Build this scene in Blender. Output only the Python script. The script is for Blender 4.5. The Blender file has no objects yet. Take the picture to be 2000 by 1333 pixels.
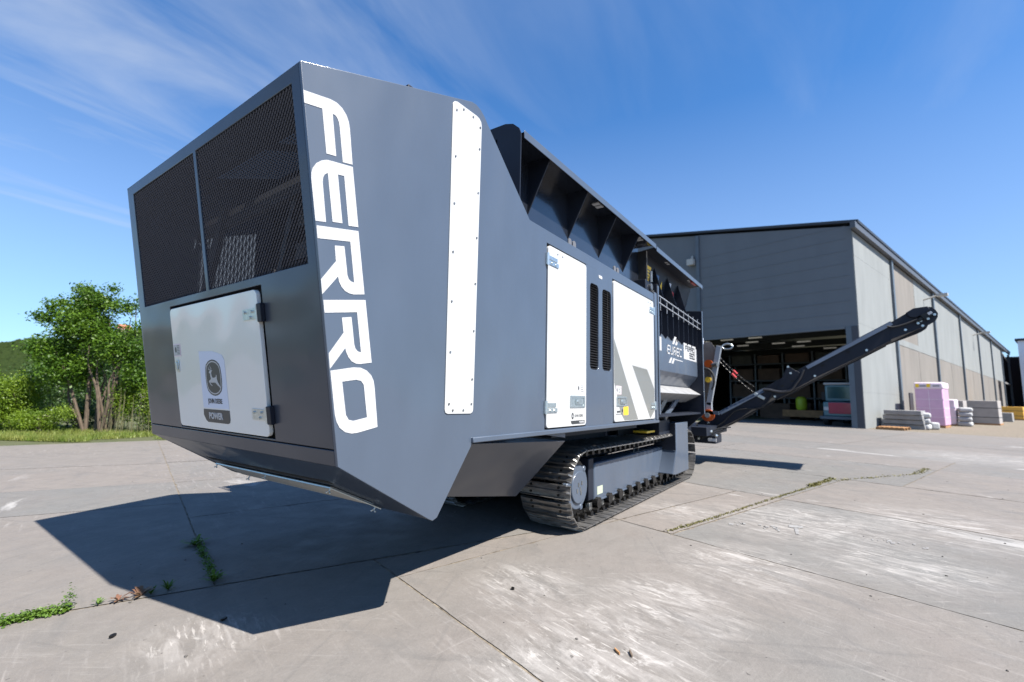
import bpy, bmesh, math, random
from mathutils import Vector, Matrix, noise
from mathutils.geometry import tessellate_polygon
random.seed(7)
R = math.radians
scene = bpy.context.scene
COL = scene.collection
V = Vector

# ------------------------------------------------------------------ camera
cam_d = bpy.data.cameras.new("camera"); cam = bpy.data.objects.new("camera", cam_d); COL.objects.link(cam)
cam_d.sensor_width = 36; cam_d.lens = 890.9976/2000*36
cam_d.clip_start = 0.05; cam_d.clip_end = 4000
def cam_axes(yaw, pitch, roll):
    cy, sy, cp, sp = math.cos(yaw), math.sin(yaw), math.cos(pitch), math.sin(pitch)
    f = V((cy*cp, sy*cp, sp)); r = V((sy, -cy, 0)); u = r.cross(f)
    cr, sr = math.cos(roll), math.sin(roll)
    return r*cr+u*sr, u*cr-r*sr, f
cr_, cu_, cf_ = cam_axes(R(35.53238), R(6.82776), R(1.26591))
m = Matrix((cr_, cu_, -cf_)).transposed().to_4x4(); m.translation = V((0, 0, 1.35)); cam.matrix_world = m
cam_d.dof.use_dof = True; cam_d.dof.focus_distance = 3.3; cam_d.dof.aperture_fstop = 16.04/11.0
scene.camera = cam

# ------------------------------------------------------------------ sky and sun
SUNV = V((-0.034, -0.741, 1.0)).normalized()      # towards the sun
EL = math.asin(SUNV.z); AZ = math.atan2(SUNV.x, SUNV.y)
w = bpy.data.worlds.new("World"); scene.world = w; w.use_nodes = True
nt = w.node_tree; N = nt.nodes; L = nt.links; N.clear()
out = N.new('ShaderNodeOutputWorld'); bg = N.new('ShaderNodeBackground'); sky = N.new('ShaderNodeTexSky')
sky.sky_type = 'NISHITA'; sky.sun_disc = False; sky.sun_elevation = EL; sky.sun_rotation = AZ
sky.altitude = 300; sky.air_density = 1.0; sky.dust_density = 0.1; sky.ozone_density = 4.0
SKY_STR = 0.05
bg.inputs['Strength'].default_value = SKY_STR
tc = N.new('ShaderNodeTexCoord'); sx = N.new('ShaderNodeSeparateXYZ'); L.new(tc.outputs['Generated'], sx.inputs[0])
# cirrus: project the direction on a high plane, stretched noise
mx = N.new('ShaderNodeMath'); mx.operation = 'MAXIMUM'; L.new(sx.outputs['Z'], mx.inputs[0]); mx.inputs[1].default_value = 0.03
ad = N.new('ShaderNodeMath'); ad.operation = 'ADD'; L.new(mx.outputs[0], ad.inputs[0]); ad.inputs[1].default_value = 0.12
vd = N.new('ShaderNodeVectorMath'); vd.operation = 'DIVIDE'
cx = N.new('ShaderNodeCombineXYZ')
for k in range(3): L.new(ad.outputs[0], cx.inputs[k])
L.new(tc.outputs['Generated'], vd.inputs[0]); L.new(cx.outputs[0], vd.inputs[1])
mp = N.new('ShaderNodeMapping'); mp.inputs['Rotation'].default_value = (0, 0, R(28)); mp.inputs['Scale'].default_value = (0.9, 2.6, 0.0)
L.new(vd.outputs[0], mp.inputs['Vector'])
n1 = N.new('ShaderNodeTexNoise'); n1.inputs['Scale'].default_value = 1.1; n1.inputs['Detail'].default_value = 9; n1.inputs['Roughness'].default_value = 0.56; n1.inputs['Distortion'].default_value = 0.55
L.new(mp.outputs[0], n1.inputs['Vector'])
n2 = N.new('ShaderNodeTexNoise'); n2.inputs['Scale'].default_value = 0.55; n2.inputs['Detail'].default_value = 3
L.new(vd.outputs[0], n2.inputs['Vector'])
r1 = N.new('ShaderNodeMapRange'); r1.inputs['From Min'].default_value = 0.39; r1.inputs['From Max'].default_value = 0.84; L.new(n1.outputs['Fac'], r1.inputs['Value'])
r2 = N.new('ShaderNodeMapRange'); r2.inputs['From Min'].default_value = 0.22; r2.inputs['From Max'].default_value = 0.55; L.new(n2.outputs['Fac'], r2.inputs['Value'])
mm = N.new('ShaderNodeMath'); mm.operation = 'MULTIPLY'; L.new(r1.outputs[0], mm.inputs[0]); dt = N.new('ShaderNodeVectorMath'); dt.operation = 'DOT_PRODUCT'; L.new(tc.outputs['Generated'], dt.inputs[0]); dt.inputs[1].default_value = (-0.58, 0.81, 0)
db = N.new('ShaderNodeMapRange'); db.inputs['From Min'].default_value = -0.5; db.inputs['From Max'].default_value = 0.6; db.inputs['To Min'].default_value = 0.35; db.inputs['To Max'].default_value = 1.2
L.new(dt.outputs['Value'], db.inputs['Value']); m3 = N.new('ShaderNodeMath'); m3.operation = 'MULTIPLY'; L.new(r2.outputs[0], m3.inputs[0]); L.new(db.outputs[0], m3.inputs[1])
L.new(m3.outputs[0], mm.inputs[1])
mf = N.new('ShaderNodeMath'); mf.operation = 'MULTIPLY'; L.new(mm.outputs[0], mf.inputs[0]); mf.inputs[1].default_value = 0.62
mix = N.new('ShaderNodeMix'); mix.data_type = 'RGBA'
# pale air near the horizon plus a faint even veil
hz_ = N.new('ShaderNodeMapRange'); hz_.inputs['From Min'].default_value = 0.0; hz_.inputs['From Max'].default_value = 0.54; hz_.inputs['To Min'].default_value = 0.55; hz_.inputs['To Max'].default_value = 0.02
L.new(sx.outputs['Z'], hz_.inputs['Value'])
hm_ = N.new('ShaderNodeMath'); hm_.operation = 'MAXIMUM'; L.new(mf.outputs[0], hm_.inputs[0]); L.new(hz_.outputs[0], hm_.inputs[1]); mf = hm_
tint = N.new('ShaderNodeMix'); tint.data_type = 'RGBA'; tint.blend_type = 'MULTIPLY'; tint.inputs['Factor'].default_value = 1.0
tint.inputs['B'].default_value = (0.66, 1.30, 1.76, 1); L.new(sky.outputs[0], tint.inputs['A'])
L.new(mf.outputs[0], mix.inputs['Factor']); L.new(tint.outputs['Result'], mix.inputs['A']); mix.inputs['B'].default_value = (5.7, 6.3, 7.3, 1)
L.new(mix.outputs['Result'], bg.inputs['Color']); L.new(bg.outputs[0], out.inputs[0])

sd = bpy.data.lights.new("sun", 'SUN'); sd.energy = 5.0; sd.angle = R(0.5); sd.color = (1.0, 0.955, 0.89)
so = bpy.data.objects.new("sun", sd); COL.objects.link(so); so.location = (0, -20, 40)
so.rotation_euler = SUNV.to_track_quat('Z', 'Y').to_euler()
scene.view_settings.view_transform = 'Standard'; scene.view_settings.look = 'None'
scene.view_settings.exposure = 1.3; scene.view_settings.gamma = 1.0
scene.render.engine = 'CYCLES'
scene.cycles.max_bounces = 8; scene.cycles.diffuse_bounces = 3; scene.cycles.glossy_bounces = 4; scene.cycles.transparent_max_bounces = 12

# ------------------------------------------------------------------ materials
def mat(name, col, rough=0.6, metal=0.0, coat=0.0, coat_r=0.05, spec=0.5, var=0.0, vscale=3.0, bump=0.0, bscale=20.0,
        emit=None, estr=1.0, stretch=None, col2=None, trans=0.0, detail=5, warp=0.0):
    if max(col) < 0.6 and not emit:      # values noted for a brighter exposure
        col = tuple(c*0.74 for c in col); col2 = tuple(c*0.74 for c in col2) if col2 else None
    mt = bpy.data.materials.new(name); mt.use_nodes = True
    t = mt.node_tree; b = t.nodes['Principled BSDF']
    b.inputs['Base Color'].default_value = (*col, 1); b.inputs['Roughness'].default_value = rough
    b.inputs['Metallic'].default_value = metal; b.inputs['Coat Weight'].default_value = coat
    b.inputs['Coat Roughness'].default_value = coat_r; b.inputs['Specular IOR Level'].default_value = spec
    if emit:
        b.inputs['Emission Color'].default_value = (*emit, 1); b.inputs['Emission Strength'].default_value = estr
    vec = None
    if var or bump or col2 or warp:
        g = t.nodes.new('ShaderNodeNewGeometry'); vec = g.outputs['Position']
        if stretch:
            mpn = t.nodes.new('ShaderNodeMapping'); mpn.inputs['Scale'].default_value = stretch
            t.links.new(vec, mpn.inputs['Vector']); vec = mpn.outputs[0]
    if var or col2:
        n = t.nodes.new('ShaderNodeTexNoise'); n.inputs['Scale'].default_value = vscale; n.inputs['Detail'].default_value = detail
        n.inputs['Roughness'].default_value = 0.6
        t.links.new(vec, n.inputs['Vector'])
        rmp = t.nodes.new('ShaderNodeMapRange'); rmp.inputs['From Min'].default_value = 0.3; rmp.inputs['From Max'].default_value = 0.7
        t.links.new(n.outputs['Fac'], rmp.inputs['Value'])
        mxn = t.nodes.new('ShaderNodeMix'); mxn.data_type = 'RGBA'
        c2 = col2 if col2 else tuple(min(1, c*(1+var)) for c in col)
        c1 = col if col2 else tuple(c*(1-var) for c in col)
        mxn.inputs['A'].default_value = (*c1, 1); mxn.inputs['B'].default_value = (*c2, 1)
        t.links.new(rmp.outputs[0], mxn.inputs['Factor']); t.links.new(mxn.outputs['Result'], b.inputs['Base Color'])
        if trans:
            pass
    h = None
    if bump:
        n = t.nodes.new('ShaderNodeTexNoise'); n.inputs['Scale'].default_value = bscale; n.inputs['Detail'].default_value = 4
        t.links.new(vec, n.inputs['Vector'])
        bp = t.nodes.new('ShaderNodeBump'); bp.inputs['Strength'].default_value = bump; bp.inputs['Distance'].default_value = 0.02
        t.links.new(n.outputs['Fac'], bp.inputs['Height']); t.links.new(bp.outputs[0], b.inputs['Normal'])
        h = bp
    if warp:
        n = t.nodes.new('ShaderNodeTexNoise'); n.inputs['Scale'].default_value = 1.6; n.inputs['Detail'].default_value = 1
        t.links.new(vec, n.inputs['Vector'])
        bp = t.nodes.new('ShaderNodeBump'); bp.inputs['Strength'].default_value = 1.0; bp.inputs['Distance'].default_value = warp
        t.links.new(n.outputs['Fac'], bp.inputs['Height'])
        if h: t.links.new(h.outputs[0], bp.inputs['Normal'])
        t.links.new(bp.outputs[0], b.inputs['Normal']); t.links.new(bp.outputs[0], b.inputs['Coat Normal'])
    if trans:
        b.inputs['Transmission Weight'].default_value = 0
    return mt
M = {}
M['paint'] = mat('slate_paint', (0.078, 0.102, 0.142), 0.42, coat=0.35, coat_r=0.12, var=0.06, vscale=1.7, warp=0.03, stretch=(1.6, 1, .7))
M['paint_shaded'] = mat('slate_paint_shaded', (0.045, 0.056, 0.078), 0.36, coat=0.22, coat_r=0.12, spec=0.4, var=0.06, vscale=2.0, warp=0.035, stretch=(1, .8, 1.6))  # darker copy of the slate for faces in shade, shade put into the colour
M['paint_dark'] = mat('dark_blue_grey_paint', (0.014, 0.018, 0.030), 0.5, coat=0.0, spec=0.28, var=0.1, vscale=4.0)
M['hopper_gloss'] = mat('dark_glossy_hopper_paint', (0.018, 0.022, 0.032), 0.22, coat=0.6, coat_r=0.08, var=0.1, vscale=4.0)
M['paint_black'] = mat('black_paint', (0.012, 0.012, 0.014), 0.45, var=0.2, vscale=8)
M['white_paint'] = mat('white_gloss_paint', (0.595, 0.595, 0.58), 0.28, coat=0.3, coat_r=0.03, var=0.012, vscale=1.5, warp=0.03)
M['cream_paint'] = mat('grey_white_gloss_paint', (0.70, 0.70, 0.66), 0.3, coat=0.7, coat_r=0.07, var=0.02, vscale=1.5, warp=0.035)
M['decal_white'] = mat('white_vinyl', (0.599, 0.599, 0.599), 0.4, var=0.01)
M['decal_blue'] = mat('pale_blue_vinyl', (0.60, 0.64, 0.74), 0.45)
M['decal_dark'] = mat('dark_grey_vinyl', (0.045, 0.048, 0.05), 0.4)
M['decal_grey'] = mat('mid_grey_vinyl', (0.22, 0.225, 0.21), 0.35, coat=.4)
M['decal_yellow'] = mat('yellow_vinyl', (0.85, 0.55, 0.03), 0.4)
M['decal_blue2'] = mat('blue_vinyl', (0.05, 0.16, 0.4), 0.4)
M['decal_red'] = mat('red_vinyl', (0.55, 0.03, 0.03), 0.4)
M['decal_pink'] = mat('pink_edge_vinyl', (0.80, 0.62, 0.68), 0.5)
M['zinc'] = mat('zinc_plated_steel', (0.55, 0.60, 0.60), 0.35, metal=0.9, var=0.15, vscale=40)
M['steel'] = mat('worn_steel', (0.34, 0.34, 0.33), 0.38, metal=0.85, var=0.35, vscale=25, bump=0.3, bscale=60)
M['shoe'] = mat('track_shoe_steel', (0.14, 0.138, 0.138), 0.36, metal=0.7, col2=(0.42, 0.405, 0.385), vscale=14, bump=0.4, bscale=45, stretch=(1, .3, 1))
M['greasy'] = mat('greasy_black_steel', (0.02, 0.019, 0.018), 0.35, metal=0.5, var=0.5, vscale=30)
M['rubber'] = mat('black_rubber', (0.018, 0.018, 0.019), 0.7, var=0.2, vscale=20)
M['orange'] = mat('orange_paint', (0.52, 0.09, 0.01), 0.35)
M['yellow'] = mat('yellow_paint', (0.80, 0.50, 0.04), 0.4)
M['red'] = mat('red_paint', (0.55, 0.02, 0.02), 0.4)
M['mesh'] = mat('black_mesh_steel', (0.088, 0.10, 0.135), 0.42, metal=0.2)
M['interior'] = mat('dark_interior', (0.03, 0.03, 0.034), 0.6)
M['interior_grey'] = mat('grey_interior_steel', (0.05, 0.05, 0.053), 0.5, var=.1)
M['seam'] = mat('dark_gap', (0.01, 0.01, 0.01), 0.8)
# building
M['clad_dark'] = mat('blue_grey_cladding', (0.158, 0.176, 0.196), 0.6, var=0.06, vscale=0.7, stretch=(1, 1, .35))
M['trim_dark'] = mat('dark_roof_trim', (0.035, 0.04, 0.05), 0.5)
M['col_steel'] = mat('grey_steel_column', (0.12, 0.15, 0.18), 0.5, var=.1, vscale=2)
M['concrete_panel'] = mat('pale_concrete_panel', (0.27, 0.285, 0.28), 0.75, var=0.10, vscale=0.9, stretch=(1, 1, .3), bump=.15, bscale=8)
M['concrete_panel2'] = mat('buff_concrete_panel', (0.235, 0.215, 0.19), 0.8, var=0.12, vscale=0.9, stretch=(1, 1, .3), bump=.15, bscale=8)
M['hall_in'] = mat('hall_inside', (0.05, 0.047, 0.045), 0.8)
M['box_brown'] = mat('brown_stack', (0.13, 0.08, 0.055), 0.8, var=0.3, vscale=1.2)
M['box_grey'] = mat('grey_green_stack', (0.09, 0.09, 0.08), 0.8, var=0.3, vscale=1.2)
M['tube'] = mat('tube_light', (0.61, 0.61, 0.58), 0.4, emit=(1.0, 0.95, 0.85), estr=0.05)
M['pink'] = mat('pink_film_wrap', (0.60, 0.36, 0.52), 0.4, coat=.3, var=0.06, vscale=2, bump=.4, bscale=6)
M['pinkwhite'] = mat('pale_pink_film', (0.75, 0.62, 0.70), 0.4, coat=.3, var=0.06, vscale=3, bump=.4, bscale=6)
M['conc_block'] = mat('cast_concrete', (0.34, 0.335, 0.33), 0.8, var=0.18, vscale=3)
M['conc_white'] = mat('pale_cast_concrete', (0.5, 0.5, 0.5), 0.8, var=0.12, vscale=3)
M['crate_grey'] = mat('warm_grey_board', (0.42, 0.39, 0.37), 0.8, var=0.08, vscale=3)
M['wood'] = mat('orange_wood', (0.42, 0.22, 0.09), 0.7, var=0.25, vscale=4)
M['yellow_pack'] = mat('ochre_wrap', (0.62, 0.34, 0.05), 0.5, var=0.1, vscale=2)
M['teal'] = mat('teal_truck_paint', (0.10, 0.22, 0.26), 0.4, coat=.4)
M['crimson'] = mat('crimson_truck_paint', (0.42, 0.02, 0.06), 0.4, coat=.4)
M['glass'] = mat('dark_windscreen', (0.03, 0.09, 0.11), 0.08, coat=.5)
M['lime'] = mat('lime_plastic', (0.45, 0.60, 0.04), 0.45)
M['lamp_house'] = mat('lamp_housing', (0.55, 0.54, 0.5), 0.5)
M['bark'] = mat('bark', (0.13, 0.095, 0.065), 0.9, var=0.35, vscale=14, bump=.8, bscale=30, stretch=(1, 1, .3))
M['tile'] = mat('terracotta_tiles', (0.4, 0.14, 0.08), 0.8)
M['render_wall'] = mat('pink_render', (0.55, 0.38, 0.32), 0.8)

def leaf_mat(name, c1, c2, tr=0.45, spec=0.5):
    mt = bpy.data.materials.new(name); mt.use_nodes = True; t = mt.node_tree; b = t.nodes['Principled BSDF']
    g = t.nodes.new('ShaderNodeNewGeometry'); n = t.nodes.new('ShaderNodeTexNoise'); n.inputs['Scale'].default_value = 2.2; n.inputs['Detail'].default_value = 6
    n.inputs['Roughness'].default_value = .75
    t.links.new(g.outputs['Position'], n.inputs['Vector'])
    rm = t.nodes.new('ShaderNodeMapRange'); rm.inputs['From Min'].default_value = .34; rm.inputs['From Max'].default_value = .66; t.links.new(n.outputs['Fac'], rm.inputs['Value'])
    mx = t.nodes.new('ShaderNodeMix'); mx.data_type = 'RGBA'; mx.inputs['A'].default_value = (*c1, 1); mx.inputs['B'].default_value = (*c2, 1)
    t.links.new(rm.outputs[0], mx.inputs['Factor']); t.links.new(mx.outputs['Result'], b.inputs['Base Color'])
    b.inputs['Roughness'].default_value = 0.5 if spec > .2 else 0.95; b.inputs['Specular IOR Level'].default_value = spec
    tl = t.nodes.new('ShaderNodeBsdfTranslucent'); t.links.new(mx.outputs['Result'], tl.inputs['Color'])
    ms = t.nodes.new('ShaderNodeMixShader'); ms.inputs[0].default_value = tr
    t.links.new(b.outputs[0], ms.inputs[1]); t.links.new(tl.outputs[0], ms.inputs[2])
    t.links.new(ms.outputs[0], t.nodes['Material Output'].inputs[0])
    return mt
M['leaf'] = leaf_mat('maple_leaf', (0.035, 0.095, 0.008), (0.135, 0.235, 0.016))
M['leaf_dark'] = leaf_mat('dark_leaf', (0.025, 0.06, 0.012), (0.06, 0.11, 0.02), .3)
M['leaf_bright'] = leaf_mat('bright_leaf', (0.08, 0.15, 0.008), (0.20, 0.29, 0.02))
M['weed'] = leaf_mat('weed_leaf', (0.05, 0.115, 0.012), (0.12, 0.20, 0.025), .35)
M['dock'] = leaf_mat('reddish_dock_leaf', (0.13, 0.10, 0.04), (0.25, 0.11, 0.08), .3)
M['dry'] = leaf_mat('dry_yellow_weed', (0.085, 0.085, 0.02), (0.17, 0.145, 0.05), .3)
M['grassy'] = leaf_mat('verge_grass', (0.10, 0.17, 0.02), (0.27, 0.28, 0.07), .35)
M['forest'] = leaf_mat('forest_crowns', (0.012, 0.024, 0.007), (0.030, 0.042, 0.012), .05, .05)

def concrete_mat():
    mt = bpy.data.materials.new('worn_concrete'); mt.use_nodes = True; t = mt.node_tree; b = t.nodes['Principled BSDF']
    nd, lk = t.nodes, t.links
    g = nd.new('ShaderNodeNewGeometry'); at = nd.new('ShaderNodeAttribute'); at.attribute_name = 'tone'
    sp = nd.new('ShaderNodeSeparateColor'); lk.new(at.outputs['Color'], sp.inputs[0])
    def noise_(sc, det=4, ro=.6, rot=None, scale=None, dist=0):
        v = g.outputs['Position']
        if scale:
            mpn = nd.new('ShaderNodeMapping'); mpn.vector_type = 'TEXTURE' if False else 'POINT'
            rr = nd.new('ShaderNodeVectorRotate'); rr.rotation_type = 'Z_AXIS'; rr.inputs['Angle'].default_value = rot
            lk.new(v, rr.inputs['Vector']); mpn.inputs['Scale'].default_value = scale; lk.new(rr.outputs[0], mpn.inputs['Vector']); v = mpn.outputs[0]
        n = nd.new('ShaderNodeTexNoise'); n.inputs['Scale'].default_value = sc; n.inputs['Detail'].default_value = det
        n.inputs['Roughness'].default_value = ro; n.inputs['Distortion'].default_value = dist
        lk.new(v, n.inputs['Vector']); return n.outputs['Fac']
    def rng(v, a, c, lo=0., hi=1.):
        r = nd.new('ShaderNodeMapRange'); r.inputs['From Min'].default_value = a; r.inputs['From Max'].default_value = c
        r.inputs['To Min'].default_value = lo; r.inputs['To Max'].default_value = hi; lk.new(v, r.inputs['Value']); return r.outputs[0]
    def mul(a, c):
        k = nd.new('ShaderNodeMath'); k.operation = 'MULTIPLY'
        lk.new(a, k.inputs[0])
        if isinstance(c, float): k.inputs[1].default_value = c
        else: lk.new(c, k.inputs[1])
        return k.outputs[0]
    def mixc(f, a, c):
        k = nd.new('ShaderNodeMix'); k.data_type = 'RGBA'
        for s, q in (('A', a), ('B', c)):
            if isinstance(q, tuple): k.inputs[s].default_value = (*q, 1)
            else: lk.new(q, k.inputs[s])
        lk.new(f, k.inputs['Factor']); return k.outputs['Result']
    base = mixc(sp.outputs[0], (0.1350, 0.1350, 0.1308), (0.1720, 0.1550, 0.1415))
    # broad blotches of grey and pinkish
    base = mixc(mul(rng(noise_(0.9, 5, .62), .36, .66), 0.55), base, (0.1590, 0.1410, 0.1290))
    base = mixc(mul(rng(noise_(0.55, 6, .6, dist=.6), .5, .72), 0.5), base, (0.1170, 0.1200, 0.1182))
    # medium dirt
    base = mixc(mul(rng(noise_(5, 8, .7), .46, .72), 0.30), base, (0.0900, 0.0840, 0.0780))
    # fine speckle
    base = mixc(mul(rng(noise_(90, 3, .7), .5, .75), 0.22), base, (0.0720, 0.0690, 0.0660))
    base = mixc(mul(rng(noise_(55, 3, .7), .56, .75), 0.22), base, (0.2280, 0.2160, 0.2070))
    # tyre/scrape sweeps, dark and light, in three directions
    m1 = rng(noise_(0.42, 4, .6), .45, .60)
    s1 = rng(noise_(3.0, 7, .72, R(14.5), (7, 0.7, 1), .35), .54, .74)
    base = mixc(mul(mul(m1, s1), 0.60), base, (0.3000, 0.2850, 0.2760))
    m2 = rng(noise_(0.33, 4, .6, R(5), (1, 1.3, 1)), .48, .60)
    s2 = rng(noise_(3.2, 7, .75, R(-38), (10, 0.6, 1), .3), .56, .68)
    base = mixc(mul(mul(m2, s2), 0.50), base, (0.2640, 0.2550, 0.2460))
    s3 = rng(noise_(2.4, 6, .7, R(62), (8, 0.4, 1), .3), .55, .70)
    base = mixc(mul(s3, 0.32), base, (0.0870, 0.0852, 0.0840))
    s4 = rng(noise_(4.0, 6, .7, R(100), (8, 0.35, 1), .2), .60, .69)
    base = mixc(mul(s4, 0.30), base, (0.2520, 0.2400, 0.2310))
    # chalky smears where material has been scraped along the slabs
    pm = None
    for (cx_, cy_, rr_) in ((2.45, 1.1, .75), (2.1, 1.35, .45), (7.2, -.9, 1.25), (5.3, -.35, .8), (6.3, .35, 1.3), (5.9, 1.6, .6), (4.4, .7, .7), (3.2, 1.0, .6), (1.2, 2.9, .4), (17, -3, 2.5), (2.9, 1.9, .5)):
        dn = nd.new('ShaderNodeVectorMath'); dn.operation = 'DISTANCE'; lk.new(g.outputs['Position'], dn.inputs[0]); dn.inputs[1].default_value = (cx_, cy_, 0)
        q = rng(dn.outputs['Value'], rr_*.25, rr_, 1., 0.)
        if pm is None: pm = q
        else:
            k = nd.new('ShaderNodeMath'); k.operation = 'MAXIMUM'; lk.new(pm, k.inputs[0]); lk.new(q, k.inputs[1]); pm = k.outputs[0]
    s5 = rng(noise_(2.4, 9, .70, R(14.5), (4.2, 1.1, 1), .8), .42, .72)
    base = mixc(mul(mul(pm, s5), 0.75), base, (0.36, 0.347, 0.337))
    s6 = rng(noise_(7.0, 6, .62, R(16), (5.5, .85, 1), .3), .575, .63)
    base = mixc(mul(mul(pm, s6), 0.55), base, (0.43, 0.415, 0.40))
    s7 = rng(noise_(3.2, 10, .74, R(14), (1.5, .7, 1), .7), .565, .62)
    base = mixc(mul(mul(pm, s7), 0.50), base, (0.42, 0.41, 0.40))
    tr_ = rng(noise_(1.5, 7, .72, R(-28), (5, .35, 1), .35), .57, .68)
    base = mixc(mul(tr_, 0.42), base, (0.085, 0.083, 0.082))
    ag = rng(noise_(260, 2, .6), .5, .72)
    base = mixc(mul(ag, 0.25), base, (0.30, 0.285, 0.27))
    d5 = rng(noise_(1.1, 6, .7, R(20), (3, .8, 1), .5), .56, .72)
    base = mixc(mul(d5, 0.5), base, (0.105, 0.104, 0.104))
    # white cement spill patches
    wp = rng(noise_(0.5, 9, .68, R(14.5), (1.6, 0.8, 1), .8), .63, .69)
    base = mixc(mul(wp, 0.75), base, (0.3360, 0.3300, 0.3240))
    # pits
    base = mixc(mul(rng(noise_(22, 2, .5), .73, .76), 0.7), base, (0.0300, 0.0270, 0.0240))
    k_ = nd.new('ShaderNodeMix'); k_.data_type = 'RGBA'; k_.blend_type = 'MULTIPLY'; k_.inputs['Factor'].default_value = 1.0; k_.inputs['B'].default_value = (0.99, 0.965, 0.93, 1)
    lk.new(base, k_.inputs['A']); base = k_.outputs['Result']
    lk.new(base, b.inputs['Base Color'])
    lk.new(rng(noise_(3, 5), .3, .7, .62, .88), b.inputs['Roughness'])
    b.inputs['Specular IOR Level'].default_value = .35
    bp = nd.new('ShaderNodeBump'); bp.inputs['Strength'].default_value = .35; bp.inputs['Distance'].default_value = .006
    lk.new(noise_(70, 5, .7), bp.inputs['Height'])
    bp2 = nd.new('ShaderNodeBump'); bp2.inputs['Strength'].default_value = .4; bp2.inputs['Distance'].default_value = .03
    lk.new(noise_(4, 4, .6), bp2.inputs['Height']); lk.new(bp.outputs[0], bp2.inputs['Normal'])
    lk.new(bp2.outputs[0], b.inputs['Normal'])
    return mt
M['concrete'] = concrete_mat()
M['dirt'] = mat('sandy_dirt', (0.33, 0.27, 0.215), 0.95, col2=(0.24, 0.20, 0.16), vscale=1.3, bump=.5, bscale=15, detail=9)
M['joint'] = mat('joint_dirt', (0.05, 0.04, 0.03), 0.95, col2=(0.36, 0.30, 0.22), vscale=14, bump=.5, bscale=30)
M['turf'] = mat('verge_soil', (0.06, 0.075, 0.02), 0.95, col2=(0.11, 0.11, 0.05), vscale=1.5, bump=.5, bscale=10)
M['hill'] = mat('hill_woodland', (0.045, 0.06, 0.025), 0.95, col2=(0.08, 0.085, 0.04), vscale=0.05)

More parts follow.
